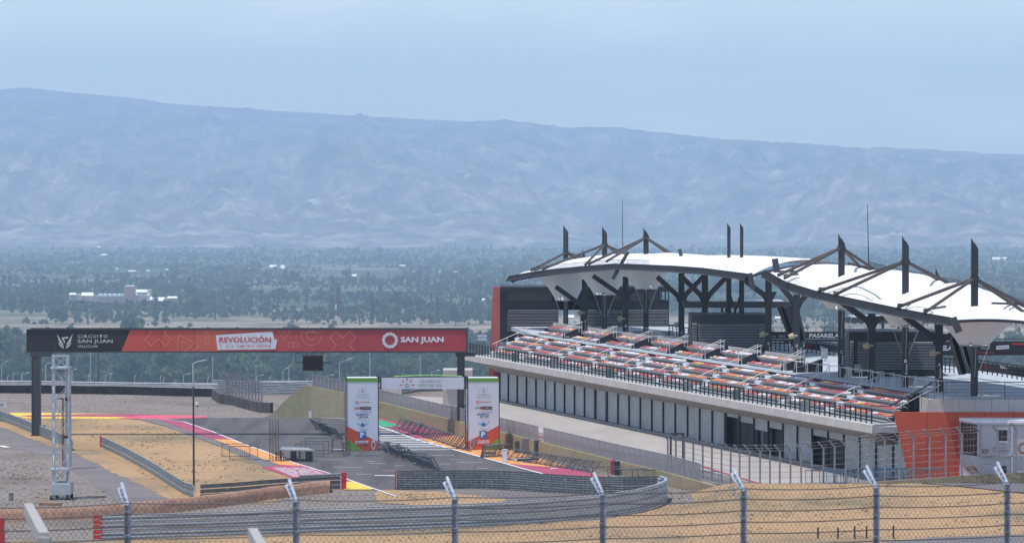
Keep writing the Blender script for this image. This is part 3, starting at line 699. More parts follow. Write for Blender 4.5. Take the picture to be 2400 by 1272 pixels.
# ---------------------------------------------------------------- race arch
M_wb = mat('white_vinyl', (.66,.69,.78), .55, scale=.8, var=.04); M_gb = mat('green_vinyl', (.155,.34,.045), .55); M_ob = mat('orange_red_vinyl', (.58,.085,.04), .55); M_bl = mat('blue_vinyl', (.03,.17,.42), .5)
M_lb = mat('light_blue_print', (.22,.42,.62), .6); M_pg = mat('pale_green_print', (.26,.36,.24), .7); M_rp = mat('red_print', (.55,.06,.06), .7); M_kp = mat('dark_print', (.03,.03,.035), .7); M_np = mat('navy_print', (.04,.06,.22), .7)
M_tr = mat('truss_dark', (.05,.05,.06), .5, metal=.4)
ARC = R(5.0); ac, as_ = math.cos(ARC), math.sin(ARC)
arch = thing('race_arch', 'white finish arch with two printed pillars and a banner reading XXI edicion giro del sol', 'race arch', G(849,1057))
def pillar(x0, x1, ybot, mirror):
    o = G(x0, ybot); s_ = (ybot-385)/23.0; W = (x1-x0)/s_; H = (ybot-885)/s_; dep = 2.2
    rt = Vector((ac, as_, 0)); bk = Vector((-as_, ac, 0)); up = Vector((0,0,1))
    f = lambda u, v, d=.0: o + rt*(u*W) + up*(.08 + v*(H-.08)) - bk*d      # u,v in 0..1 on the front face
    pr = []
    body = MB(); c = o + rt*W/2 + bk*dep/2 + up*(H/2+.02)
    body.obox(c, rt*(W/2), bk*dep/2, up*(H/2-.04)); pl = body.build('pillar', M_wb, arch)
    MB().quad(f(0,.945,.02), f(1,.945,.02), f(1,1,.02), f(0,1,.02)).build('green_band', M_gb, pl)
    side = lambda u, v, d=.02: o + bk*(u*dep) + up*(.08+v*(H-.08)) - rt*d
    MB().quad(side(1,.945), side(0,.945), side(0,1), side(1,1)).build('green_band', M_gb, pl)
    MB().poly([side(1,.0), side(0,.0), side(0,.14), side(1,.36)]).build('orange_band', M_ob, pl)
    mb = MB()
    for (u, dd) in ((0,0),(1,0),(0,dep),(1,dep)): mb.bar(o+rt*(u*W)+bk*dd - rt*.03 if u == 0 else o+rt*(u*W)+bk*dd+rt*.03, (o+rt*(u*W)+bk*dd) + up*(H+.12) + (rt*-.03 if u == 0 else rt*.03), .07)
    mb.build('truss_leg', M_tr, pl)
    U = (lambda u: 1-u) if mirror else (lambda u: u)
    def pz(name, pts, m, d=.03):
        pts = [f(U(u), v, d) for u, v in pts]
        MB().poly(pts[::-1] if mirror else pts).build(name, m, pl)
    pz('orange_band', [(0,.0),(1,.0),(1,.115),(0,.335)], M_ob, .02); pz('green_corner', [(0,0),(.5,0),(0,.165)], M_gb, .03)
    def tx(s, u0, u1, v0, v1, m, bold=0.0, shear=0.0, d=.05):
        q = f(u0, v0, d); text(s, q, f(u1,v0,d)-q, f(u0,v1,d)-q, m, pl, bold=bold, shear=shear)
    def sun(u, v, r):
        mb = MB(); asp = (H-.08)/W
        for k in range(5):
            a = R(12 + 39*k); e1, e2 = .62, 1.0; da = .10
            for_pts = [f(u+math.cos(a)*r*e1, v+math.sin(a)*r*e1/asp, .05), f(u+math.cos(a-da)*r*e2, v+math.sin(a-da)*r*e2/asp, .05), f(u+math.cos(a+da)*r*e2, v+math.sin(a+da)*r*e2/asp, .05)]
            mb.poly(for_pts)
        mb.build('sun_rays', M_rp, pl)
    sun(.5, .80, .15); tx('G', .455, .545, .795, .838, M_pg, .03)
    tx('XXI EDICION', .29, .72, .757, .777, M_pg, .0, .3); tx('GIRO DEL SOL', .25, .74, .722, .742, M_pg, .0, .3)
    mb = MB(); asp = (H-.08)/W
    for k in range(12):
        a, b_ = R(30*k), R(30*k+30); mb.quad(f(.315+.055*math.cos(a), .662+.055/asp*math.sin(a), .05), f(.315+.055*math.cos(b_), .662+.055/asp*math.sin(b_), .05), f(.315+.035*math.cos(b_), .662+.035/asp*math.sin(b_), .05), f(.315+.035*math.cos(a), .662+.035/asp*math.sin(a), .05))
    mb.build('ring', M_rp, pl)
    tx('SAN JUAN', .395, .73, .65, .674, M_rp, .02); tx('UCI', .235, .42, .567, .594, M_kp, .03)
    MB().quad(f(.42,.56,.04), f(.78,.56,.04), f(.78,.602,.04), f(.42,.602,.04)).build('label_bar', M_kp, pl)
    MB().quad(f(.42,.56,.05), f(.53,.56,.05), f(.50,.602,.05), f(.46,.602,.05)).build('label_flag', M_rp, pl)
    tx('AMERICA TOUR', .55, .76, .572, .592, M_wprint, .0)
    tx('EQFAC', .29, .69, .475, .505, M_np, .03, .15); tx('SPYR', .38, .68, .447, .47, M_np, .03, .15)
    pz('wing', [(.27,.385),(.43,.36),(.57,.36),(.73,.385),(.60,.34),(.5,.315),(.40,.34)], M_lb, .05); pz('wing_badge', [(.5,.385),(.57,.352),(.5,.322),(.43,.352)], M_bl, .06)
    MB().quad(f(.37,.16,.05), f(.61,.16,.05), f(.61,.26,.05), f(.37,.26,.05)).build('blue_square', M_bl, pl); tx('P', .42, .56, .175, .25, M_wb, .06, 0, .07)
    MB().poly([f(.27,.085,.05), f(.68,.092,.05), f(.68,.135,.05), f(.27,.128,.05)]).build('white_card', M_wb, pl); tx('REVOLUCION', .30, .65, .098, .122, M_rp, .03, 0, .07)
    spiral(pl, lambda x, y, d: f(x, y, d), .85 if not mirror else .13, .075, .07, M_wprint, .05)
    return o, W, H
pillar(813.5, 886, 1057, False); pillar(1097, 1169.5, 1055.5, True)
# beam between the pillars
o = G(813.5,1057); s_ = 672/23.0; rt = Vector((ac, as_, 0)); bk = Vector((-as_, ac, 0)); up = Vector((0,0,1))
f = lambda x, y, d=0.0: o + rt*((x-813.5)/s_/ac) + up*((1057-y)/s_) + bk*(.6-d)
mb = MB()
for d in (0, -1.0):
    for y in (886, 911): mb.bar(f(884,y,d), f(1098,y,d), .06)
for k in range(27):
    x = 886 + k*8; mb.bar(f(x,886,0), f(x+8,911,0), .035); mb.bar(f(x,911,-1), f(x+8,886,-1), .035); mb.bar(f(x,886,0), f(x,886,-1), .035)
for x in (887,895,1089,1096): mb.bar(f(x,884,0), f(x,913,0), .06); mb.bar(f(x,884,-1), f(x,913,-1), .06)
mb.build('beam_truss', M_tr, arch)
MB().quad(f(895,912,.05), f(1088.5,913.5,.05), f(1088.5,885,.05), f(895,885.5,.05)).build('beam_banner', M_wb, arch)
MB().quad(f(1088.5,913.5,-1.05), f(895,912,-1.05), f(895,885.5,-1.05), f(1088.5,885,-1.05)).build('beam_banner', M_wb, arch)
top = [f(lerp(925,1085,i/16), 883.5-3*math.sin(math.pi*i/16), -.5) for i in range(17)]; MB().strip([p+Vector((0,.5,0)) for p in top], [p-Vector((0,.4,.03)) for p in top]).build('green_cover', M_gb, arch)
def btx(s, x0, x1, y0, y1, m, bold=0.0, shear=0.0):
    q = f(x0, y1, .08); text(s, q, f(x1,y1,.08)-q, f(x0,y0,.08)-q, m, arch, bold=bold, shear=shear)
btx('XXI EDICION', 984, 1034, 892, 897.5, M_pg, .015, .3); btx('GIRO DEL SOL', 981, 1037, 901.5, 907, M_pg, .015, .3); btx('G', 949, 959, 899.5, 909, M_pg, .04)
mb = MB()
for k in range(5):
    a = R(4 + 43*k); cx, cy = 954.5, 904; mb.poly([f(cx+math.cos(a)*8, cy-math.sin(a)*8, .08), f(cx+math.cos(a-.1)*17, cy-math.sin(a-.1)*17, .08), f(cx+math.cos(a+.1)*17, cy-math.sin(a+.1)*17, .08)])
mb.build('sun_rays', M_rp, arch)

# ---------------------------------------------------------------- lattice tower with ballast box, bottom left
M_lat = mat('pale_painted_steel', (.42,.46,.48), .5, metal=.1); M_cab = mat('dark_red_cable', (.12,.02,.02), .6); M_gpost2 = mat('grey_column', (.33,.33,.35), .6)
tb = G(142,1170); s_ = (1170-385)/23.0
root = thing('lattice_tower', 'pale steel lattice tower with white ballast box at its foot beside the service road', 'lattice tower', tb)
def tp(x, y, d=0.0): return Vector((tb.x + (x-142)/s_, tb.y + d, (1170-y)/s_))
legs = [(129,0),(162,0),(120,1.3),(152,1.6)]
mb = MB()
for x, d in legs: mb.bar(tp(x,1166,d), tp(x-1,834,d), .11)
mb.build('leg', M_lat, root)
mb = MB(); ys = list(range(866, 1110, 40))
for i in range(len(ys)-1):
    y0, y1 = ys[i], ys[i+1]
    for (a, b_) in ((0,1),(2,3),(0,2),(1,3)):
        (xa, da), (xb, db) = legs[a], legs[b_]
        if i % 2: xa, da, xb, db = xb, db, xa, da
        mb.bar(tp(xa,y0,da), tp(xb,y1,db), .055); mb.bar(tp(xb,y0,db), tp(xa,y1,da), .04) if i % 2 == 0 else None
for y0, y1 in ((834,862),(1100,1132)):
    for (a, b_) in ((0,1),(2,3),(0,2),(1,3)):
        (xa, da), (xb, db) = legs[a], legs[b_]
        mb.bar(tp(xa,y0,da), tp(xb,y1,db), .05); mb.bar(tp(xb,y0,db), tp(xa,y1,da), .05)
        for y in (y0, y1): mb.bar(tp(xa,y,da), tp(xb,y,db), .09)
mb.build('bracing', M_lat, root)
mb = MB()
for y in (862, 1100): MB().obox(tp(141,y,.8), (.66,0,0), (0,.9,0), (0,0,.05)).build('platform', M_lat, root)
mb = MB()
for k in range(6):
    for y0, y1 in ((836,862),(1100,1140)):
        a = k/5; mb.bar(tp(lerp(129,120,a),y0,lerp(0,1.3,a)), tp(lerp(129,120,a),y1,lerp(0,1.3,a)), .035); mb.bar(tp(lerp(162,158,a),y0,lerp(0,1.3,a)), tp(lerp(162,158,a),y1,lerp(0,1.3,a)), .035)
mb.build('guard_bars', M_lat, root)
MB().box(tp(122.5,0).x, tp(166.5,0).x, tb.y-.35, tb.y+1.7, (1170-1158)/s_, (1170-1133)/s_).build('ballast_box', M_lat, root)
mb = MB()
for x, d in ((120,-.2),(128,1.4),(158,-.2),(162,1.4)): mb.tube(tp(x-2,1165,d), tp(x+4,1165,d), .17, 10)
mb.build('wheel', M_tyre, root)
mb = MB()
for k in range(4): mb.bar(tp(124+k*10,1170,0), tp(134+k*10,1158,0), .06); mb.bar(tp(134+k*10,1170,0), tp(124+k*10,1158,0), .06)
mb.bar(tp(118,1169,0), tp(168,1169,0), .06); mb.build('undercarriage', M_lat, root)
mb = MB()
for x in (144.2, 147.5): mb.path([tp(x,934,.7), tp(x-.8,1010,.7), tp(x+.4,1095,.7)], .03, 5)
mb.box(tp(134,0).x, tp(146,0).x, tb.y+.6, tb.y+.75, (1170-936)/s_, (1170-933)/s_); mb.box(tp(151,0).x, tp(162,0).x, tb.y+.6, tb.y+.8, (1170-940)/s_, (1170-932)/s_); mb.box(tp(148,0).x, tp(160,0).x, tb.y+.6, tb.y+.8, (1170-1028)/s_, (1170-1021)/s_)
mb.build('cable', M_cab, root)
_c = G(160,1098); o = MB().box(-.22,.22,-.2,.2,0,(1098-862)/((1098-385)/23.0)).build("column", M_gpost2, None, loc=(0,0,0)); o.location = _c; tag(o, "grey square column rising behind the pale lattice tower", "column")
for (x, y0, y1, lb) in ((127,833,765,'red'), (155,833,790,'dark')):
    o = MB().tube(tp(x,y0,.8), tp(x,y1+34,.8), .03, 5).build('aerial', M_cab if lb == 'red' else M_dark, None); tag(o, 'thin %s aerial rod on top of the lattice tower' % lb, 'aerial')

# near lamp pole with camera
M_pole = mat('pole_dark', (.045,.05,.075), .5); M_pole_l = mat('pole_light', (.42,.45,.46), .5)
root = thing('lamp_pole', 'tall thin pole in the dry infield, curved arm on top and camera halfway', 'lamp post', G(454.5,1152))
pb = G(454.5,1152); s_ = (1152-385)/23.0; pp = lambda x, y, d=0.0: Vector((pb.x+(x-454.5)/s_, pb.y+d, (1152-y)/s_))
MB().tube(pp(454.5,1152), pp(453.5,905), .075, 8, .06).build('shaft', M_pole, root)
MB().tube(pp(453.5,905), pp(453,851), .055, 8, .045).path([pp(453,851), pp(462,847), pp(486,842)], .035, 6).build('arm', M_pole_l, root)
cmx = MB().bar(pp(456,943), pp(462,943), .06).tube(pp(463,941), pp(463,949), .12, 10).build('cctv_camera', M_mpost, root)
MB().tube(pp(463,949), pp(463,952.5), .11, 10, .05).build('lens_dome', M_lamp, cmx)

# far lamp posts and plain masts beyond the circuit fence
M_lpole = mat('pale_lamp_post', (.50,.53,.55), .5, metal=.1)
def lamp(x, yb, yt, ax, ay, D, label, grp='lamp posts beyond the circuit fence'):
    b_ = PD(x, yb, D); r_ = thing('lamp_post', label, 'lamp post', b_, group=grp)
    w0 = 1.25/ (9400/D)
    MB().tube(b_, PD(x, yt, D), .95*w0, 6, .7*w0).build('shaft', M_lpole, r_)
    MB().bar(PD(x, yt, D), PD(ax, ay, D), .9*w0, .9*w0).build('arm', M_lpole, r_)
    MB().bar(PD(lerp(x,ax,.62), lerp(yt,ay,.62)+.3, D), PD(ax, ay+.3, D), 2.2*w0, 1.5*w0).build('lamp_head', M_wprint, r_)
LP = [(4,899,854,19,844,'first lamp post from the left edge, arm reaching up to the right'),(52,899,875,56,872,'short lamp post between the two leftmost lamp arms'),(51,899,875,68,872,'second armed lamp post from the left, low arm'),(107,899,853,119,849,'lamp post just right of the dark gantry post'),(169,899,868,180,863,'lamp post just right of the lattice tower'),(247,900,879,264,874,'lamp post midway between the lattice tower and the camera pole'),(430,903,878,446,874,'lamp post left of the camera pole, low arm'),(602,905,882,618,877,'low lamp post behind the tall mesh fence'),(663,908,866,675,861,'lamp post left of the start lights'),(765,890,881,783,877,'lamp post behind the crest of the pit wall fence'),(796,890,849,826,838,'tall lamp post rising between start lights and arch'),(1012,884,871,1030,866,'lamp post behind the arch banner')]
for x, yb, yt, ax, ay, lb in LP: lamp(x, yb+12, yt, ax, ay, 452, lb)
for i, (x, yt, yb) in enumerate(((212,824,899),(231,824,899),(867,824,885),(985,832,890),(195,884,899),(498,834,905),(600,856,905),(677,861,908))):
    b_ = PD(x, yb+12, 455); o = MB().tube(b_, PD(x, yt, 455), .055, 6, .04).build('mast', M_lpole if i not in (1,4) else M_pole, None)
    tag(o, ['pale slim mast right of the lattice tower','dark slim mast right of the pale one by the lattice tower','tall pale mast above the left arch pillar','thin distant mast above the arch banner','short dark mast beside the lattice tower','thin mast right of the camera pole','thin mast right of the tall mesh fence','brown pole beside the lamp post left of the start lights'][i], 'mast')
for i, (x, yt) in enumerate(((17,879),(31,874),(207,877),(316,877),(376,879),(383,884),(487,882),(631,882),(676,885),(718,886),(258,879))):
    b_ = PD(x, 912, 440); r_ = thing('fence_post', 'short bent-topped post at the far guard rail, ' + ['leftmost of them','just right of the leftmost one','right of the lattice tower','midway between tower and camera pole','left post of a close pair','right post of a close pair','right of the camera pole','right of the tall mesh fence','beside the brown pole','left of the start lights','beside a low lamp post'][i], 'fence post', b_, group='bent posts along the far guard rail')
    MB().tube(b_, PD(x, yt+5, 440), .055, 5).build('shaft', M_fpost, r_); MB().bar(PD(x, yt+5, 440), PD(x+3, yt, 440), .09, .05).build('bent_top', M_mpost, r_)
# ---------------------------------------------------------------- pit building and grandstand
UX, UY = .2723, -.9622                       # along the building, towards the camera
AX, AY = -3.97, 393.0
ZD = 6.3                                     # deck level
def B(s, b, z=0.0): return Vector((AX + UX*s - UY*b, AY + UY*s + UX*b, z))
def s_at(x, b):                              # station where photo column x meets the line at offset b
    D = (AX + 393*.283 + b*1.0393)/(.283 + (x-1200)/F); return (393 + UX*b - D)/.9622
U3, N3, Z3 = Vector((UX,UY,0)), Vector((-UY,UX,0)), Vector((0,0,1))
M_beige = ramp_mat('beige_render', [(0.3,(.42,.385,.355)), (0.7,(.50,.46,.43))], .5, fine=2, fine_amt=.05)
M_soff = mat('soffit_brown_grey', (.30,.27,.24), .8, scale=.6); M_deck = ramp_mat('deck_light_grey', [(0.3,(.36,.40,.43)), (0.7,(.44,.48,.51))], .25, fine=2, fine_amt=.04)
M_blk = mat('black_cladding', (.018,.021,.027), .6, scale=.7, var=.25); M_col = mat('black_steel', (.022,.025,.032), .5, scale=.8, var=.3)
M_brown = mat('brown_steel', (.062,.05,.047), .6, scale=1, var=.2)
def shutter_mat(name, col):
    m = mat(name, col, .55, metal=.1, scale=.9, var=.10); t = m.node_tree; b = t.nodes['Principled BSDF']
    g = t.nodes.new('ShaderNodeNewGeometry'); s = t.nodes.new('ShaderNodeSeparateXYZ'); t.links.new(g.outputs['Position'], s.inputs[0])
    a = t.nodes.new('ShaderNodeMath'); a.operation = 'MULTIPLY'; a.inputs[1].default_value = 48; t.links.new(s.outputs[2], a.inputs[0])
    c = t.nodes.new('ShaderNodeMath'); c.operation = 'SINE'; t.links.new(a.outputs[0], c.inputs[0])
    bp = t.nodes.new('ShaderNodeBump'); bp.inputs['Strength'].default_value = .6; bp.inputs['Distance'].default_value = .03; t.links.new(c.outputs[0], bp.inputs['Height']); t.links.new(bp.outputs[0], b.inputs['Normal'])
    return m
M_shut = shutter_mat('roller_shutter_grey', (.47,.49,.50)); M_shut_d = shutter_mat('roller_shutter_dark', (.035,.04,.048))
bld = thing('pit_building', 'long low pit building with grey roller doors and beige overhanging edge below the grandstand', 'building', G(1500,1003))
W0, W1 = G(1173,938.6), G(1838,1074.6); wd = (W1-W0); wk = -wd.x/wd.y
def wx(x, z=0.0, off=0.0):      # point on the garage front at photo column x
    D = (W0.x + W0.y*wk)/(wk + (x-1200)/F); n = Vector((wd.y, -wd.x, 0)).normalized()
    return Vector((W0.x + (W0.y-D)*wk, D, z)) + n*off       # n points to the track
DX = [1173,1193,1214,1235.6,1258,1280,1302,1325,1348.6,1372,1397,1424,1450.6,1476.6,1503,1530,1557,1585,1614,1642.5,1672,1703,1736,1770,1804,1838,1872,1907,1944,1981,2018,2057,2097,2135]
openy = {21:(969,978), 22:(975,991), 23:(982,1009), 24:(988,1005), 27:(1007,1023), 28:(1012,1030)}
back = MB(); dn = Vector((wd.y, -wd.x, 0)).normalized()
back.quad(wx(1173,0,-.5), wx(2160,0,-.5), wx(2160,3,-.5), wx(1173,3,-.5)).build('rear_wall', M_blk, bld)
MB().quad(wx(1173,.02,.6), wx(2150,.02,.6), wx(2150,.02,-.5), wx(1173,.02,-.5)).build('garage_floor', M_conc, bld)
MB().prism([wx(1172,0,.5), wx(2150,0,.5), wx(2150,0,.1), wx(1172,0,.1)], .1).build('door_step', M_beige, bld)
for i in range(len(DX)-1):
    a, b_ = wx(DX[i]), wx(DX[i+1]); zb = .12
    wdt = .20 if i in (10, 11, 21) else .065
    ap = wx(DX[i]); MB().obox(ap+Vector((0,0,1.42))+dn*.06, wd.normalized()*wdt, dn*.09, (0,0,1.42)).build('door_divider', M_blk, bld)
    if i in openy:
        mid = (wx((DX[i]+DX[i+1])/2)); zb = CAMZ - (openy[i][1]-385)*mid.y/F
        if i in (22, 23): MB().quad(wx(DX[i]+4,.1,-.3), wx(DX[i+1]-2,.1,-.3), wx(DX[i+1]-2,2.8,-.3), wx(DX[i]+4,2.8,-.3)).build('inner_shutter', M_shut_d, bld)
        if i == 23:
            q = wx(DX[i]+19, 0, .05); MB().tube(q+Vector((0,0,0)), q+Vector((0,0,zb)), .035, 6).build('pull_pole', M_galv_l, bld)
    e = wdt*10
    MB().quad(wx(DX[i]+e*.9,zb,.02), wx(DX[i+1]-1,zb,.02), wx(DX[i+1]-1,2.82,.02), wx(DX[i]+e*.9,2.82,.02)).build('roller_door', M_shut, bld)
# sloping soffit, beam and fascia
S1 = 109.6
MB().strip([wx(1172,2.78,.05), wx(1500,2.78,.05), wx(1838,2.78,.05), wx(2150,2.78,.05)], [B(-1,.22,3.72), B(37,.22,3.72), B(73,.22,3.72), B(S1,.22,3.72)]).build('soffit', M_soff, bld)
MB().prism([wx(1166,2.8,.2), wx(2150,2.8,.2), wx(2150,2.8,-.6), wx(1166,2.8,-.6)], .5).build('door_head_beam', M_soff, bld)
n = 12
for i in range(n):
    a, b_ = -3.2+(S1+3.2)*i/n, -3.2+(S1+3.2)*(i+1)/n
    MB().add([B(a,0,3.70), B(b_-.03,0,3.70), B(b_-.03,.05,4.27), B(a,.05,4.27), B(a,.12,4.33), B(b_-.03,.12,4.33), B(a,.42,4.33), B(b_-.03,.42,4.33), B(a,.42,3.70), B(b_-.03,.42,3.70)],
             [(0,1,2,3),(3,2,5,4),(4,5,7,6),(6,7,9,8),(0,8,9,1),(0,3,4,6,8),(1,9,7,5,2)]).build('fascia_panel', M_beige, bld)
c0 = B(S1,0,0); r0 = PD(2104,993,289.6)
MB().prism([Vector((c0.x,c0.y,3.70)), Vector((r0.x,289.4,3.70)), Vector((r0.x,290.2,3.70)), Vector((c0.x+.1,c0.y+1,3.70))], .62).build('fascia_return', M_beige, bld)
MB().prism([Vector((c0.x+.3,c0.y+.4,2.8)), Vector((r0.x+2,291.6,2.8)), Vector((r0.x+2,292.6,2.8)), Vector((c0.x+3,c0.y+4,2.8))], .86).build('soffit', M_soff, bld)
MB().prism([B(-3.1,.2,3.75), B(S1-.05,.2,3.75), B(S1+.5,6.5,3.75), B(-3.1,6.5,3.75)], .42).build('walkway_slab', M_deck, bld)
# upper deck
deckp = [B(1.5,5.9,0), B(60,5.9,0), B(98,5.9,0), B(104,6.2,0), Vector((32,286.6,0)), Vector((62,286.6,0)), Vector((60,316,0)), Vector((40,316,0)), Vector((33,346,0)), Vector((22,400,0)), Vector((18,422,0)), Vector((-1.1,422,0))]
o = MB().prism([p+Vector((0,0,5.9)) for p in deckp], ZD-5.9).build('upper_deck', M_deck, bld); bm_tri
import bmesh
bmx = bmesh.new(); bmx.from_mesh(o.data); bmesh.ops.recalc_face_normals(bmx, faces=bmx.faces[:]); bmesh.ops.triangulate(bmx, faces=bmx.faces[:], ngon_method='EAR_CLIP'); bmx.to_mesh(o.data); bmx.free()
# far end: red clad wing wall with the panels one by one
M_redc = ramp_mat('red_cladding', [(0.3,(.46,.085,.05)), (0.7,(.54,.105,.06))], .25, fine=1.5, fine_amt=.04)
M_redc2 = ramp_mat('hazed_red_cladding', [(0.3,(.42,.11,.10)), (0.7,(.46,.13,.12))], .4, fine=1.5, fine_amt=.04)  # duller red, distance haze put into the colour
wg = thing('red_wing_wall', 'tall narrow red clad wing wall at the far left end of the pit building', 'wall', PD(1160,945,397))
yy = [672,697,729,761,795,828,862,905,940]
for i in range(len(yy)-1):
    y0, y1 = yy[i]+.5, yy[i+1]-.5; l0, l1 = interp(y0,[672,940],[1155.5,1143]), interp(y1,[672,940],[1155.5,1143])
    MB().prism([PD(l0,y0,397), PD(1171.5,y0,397), PD(1171.5,y1,397), PD(l1,y1,397)], (0,.5,0)).build('cladding_panel', M_redc2, wg)

# railing along the front edge
M_rail = mat('dark_railing', (.04,.055,.055), .5, metal=.2)
rl = thing('railing', 'long dark railing of flat posts along the front edge of the grandstand walkway', 'railing', B(50,.3,4.3))
pm = None; k = 0; s = -2.6
while s < S1-.3:
    if pm is None: o = MB().obox((0,0,.55), U3*.015, N3*.055, (0,0,.55)).build('post', M_rail, rl, loc=(0,0,0)); pm = o.data
    else: o = bpy.data.objects.new('post', pm); C.objects.link(o); o.parent = rl
    o.location = B(s,.3,4.3)-world_loc(rl); s += 1.08
for z in (.12,.33,.54,.75,.96): MB().bar(B(-2.8,.34,4.3+z), B(S1-.2,.34,4.3+z), .022).build('rail', M_rail, rl)
MB().bar(B(-2.8,.3,5.42), B(S1-.2,.3,5.42), .07, .04).build('top_rail', M_rail, rl)
for k in range(8):
    o = bpy.data.objects.new('post', pm); C.objects.link(o); o.parent = rl; o.location = B(-2.8,.3+.27*k,4.3)-world_loc(rl); o.rotation_euler = (0,0,math.pi/2)
for z in (.12,.33,.54,.75,.96,1.12): MB().bar(B(-2.8,.3,4.3+z), B(-2.8,2.3,4.3+z), .025).build('rail', M_rail, rl)
M_planter = mat('green_grey_box', (.16,.20,.18), .7)
for i, x in enumerate((1196, 1284, 1415, 1595, 1712, 1872)):
    s = s_at(x,.2); o = MB().obox((0,0,.42), U3*.12, N3*.3, (0,0,.42)).build('service_box', M_planter if i % 2 == 0 else M_galv, None, loc=(0,0,0)); o.location = B(s,.75,4.3)
    tag(o, 'grey-green service box behind the front railing, %s of six from the left' % ['first','second','third','fourth','fifth','sixth'][i], 'service box', 'service boxes behind the railing')

# grandstand: rows, struts, seats
M_bm = mat('stand_light_steel', (.50,.48,.48), .5, metal=.1, scale=2); M_void = mat('dark_under_stand', (.012,.013,.017), .9)  # near-black for the void under the rows, also rims and louvre backs
M_step = mat('white_step', (.68,.70,.73), .6); M_hand = mat('white_handrail', (.72,.70,.68), .45)
SM = [mat('seat_red', (.50,.085,.065), .45, var=.25), mat('seat_orange', (.66,.22,.07), .45, var=.2), mat('seat_yellow', (.74,.42,.06), .4, var=.15), mat('seat_white', (.74,.72,.74), .4, var=.08), mat('seat_crimson', (.44,.08,.09), .45, var=.2)]
gs = thing('grandstand', 'open grandstand of red, orange and white seats on stepped rows above the pit building', 'grandstand', B(50,3,4.3))
rows_ = [(2.4,4.72),(3.25,5.15),(4.1,5.62),(4.95,6.05)]
S_i = [-.3+10.57*i for i in range(11)]
seats = []
def seat_mesh(m):
    mb = MB(); mb.obox((0,0,.03), U3*.2, N3*.19, N3*.03+Vector((0,0,.015))); mb.obox(N3*.19+Vector((0,0,.075)), U3*.2, N3*.02, N3*.05+Vector((0,0,.05)))
    o = mb.build('seat', m, None, loc=(0,0,0)); me = o.data; bpy.data.objects.remove(o); return me
SME = [seat_mesh(m) for m in SM]
SV = []
for m in SME:
    a = np.empty(len(m.vertices)*3); m.vertices.foreach_get('co', a); SV.append(a.reshape(-1,3))
random.seed(11)
def pick(run):
    if run[1] <= 0: run[0] = random.choices([0,1,2,3,4],[.34,.14,.06,.33,.13])[0]; run[1] = random.choice([1,1,1,2,2,4])
    run[1] -= 1; return run[0]
def build_row(s0, s1, b, z, lower, back=True):
    w_ = N3
    MB().obox(B((s0+s1)/2, b+.05, z-.06), U3*((s1-s0)/2), w_*.20, (0,0,.035)).build('row_beam', M_bm, gs)
    MB().obox(B((s0+s1)/2, b-.28, z-lower+.05), U3*((s1-s0)/2), N3*.08, (0,0,.035)).build('lit_tread_strip', M_bm, gs)  # pale strip added to imitate the lit tread before each row
    mb = MB(); k = s0+.15
    while k < s1: mb.bar(B(k, b-.2, z-.1), B(k+.0, b+.28, z-lower), .10, .08); k += .5
    o = mb.build('strut_row', M_bm, gs); o['kind'] = 'stuff'
    MB().quad(B(s0,b+.34,z-lower), B(s1,b+.34,z-lower), B(s1,b+.34,z-.02), B(s0,b+.34,z-.02)).build('shade_sheet', M_void, gs)  # black sheet standing in for the shaded void under the seats
    k = s0+.3; run = [0,0]
    while k < s1-.25: seats.append((k, b+.02, z, pick(run))); k += .485
for r, (b, z) in enumerate(rows_):
    lo = z-4.3 if r == 0 else .43
    for i in range(10):
        s0, s1 = S_i[i]+.75, S_i[i+1]-.55
        if i == 9: s1 = S_i[i+1] + [1.5,.8,.1,-1.2][r]
        build_row(s0, s1, b, z, lo)
    for i in range(10):
        MB().obox(B(S_i[i]+.1, b+.1, z-.22), U3*.6, N3*.42, (0,0,.12)).build('step', M_step, gs)
MB().quad(B(-.5,5.6,4.3), B(S1-5,5.6,4.3), B(S1-5,5.6,6.25), B(-.5,5.6,6.25)).build('shade_sheet', M_void, gs)  # same black sheet for the shade behind the lower rows
MB().obox(B(54,5.75,6.22), U3*50, N3*.2, (0,0,.03)).build('upper_walk', M_deck, gs)
# upper blocks
X6 = [1286,1367,1447.5,1530,1613,1696,1781.7]; E6 = [1350,1431,1513,1597,1681,1767,1867]; X5 = [1265,1344,1424,1504,1586,1668,1756]; E5 = [1330,1408,1488,1570,1652,1739,1837]
for j in range(7):
    s60, s61 = s_at(X6[j],7.6), s_at(E6[j],7.6); s50, s51 = s_at(X5[j],6.65), s_at(E5[j],6.65)
    build_row(s50, s51, 6.65, 6.52, .3); build_row(s60, s61, 7.6, 7.02, .55)
    MB().obox(B((s60+s61)/2, 8.15, 7.1), U3*((s61-s60)/2+.2), N3*.05, (0,0,.34)).build('back_panel', M_beige, gs)
    e = s61+.12
    MB().prism([B(e,6.2,6.28), B(e,8.3,6.28), B(e,8.3,7.30), B(e,7.5,7.18), B(e,6.25,6.60)], U3*.08).build('side_wall', M_blk, gs)
    MB().prism([B(s60-.2,7.1,6.28), B(s60-.2,8.2,6.28), B(s60-.2,8.2,7.2), B(s60-.2,7.2,6.8)], U3*.06).build('side_wall', M_blk, gs)
    for q in (s61+.35, s61+1.25):
        a_, b_ = B(q,5.9,7.15), B(q,7.9,7.95); mb = MB(); mb.tube(a_, b_, .028, 6); mb.tube(B(q,6.1,6.3), B(q,6.1,7.23), .025, 5); mb.tube(B(q,7.8,6.9), B(q,7.8,7.9), .025, 5); mb.build('handrail', M_hand, gs)
e = s_at(1880,7); MB().prism([B(e,6.2,6.28), B(e,8.6,6.28), B(e,8.6,7.35), B(e,6.25,6.6)], U3*.5).build('side_wall', M_blk, gs)
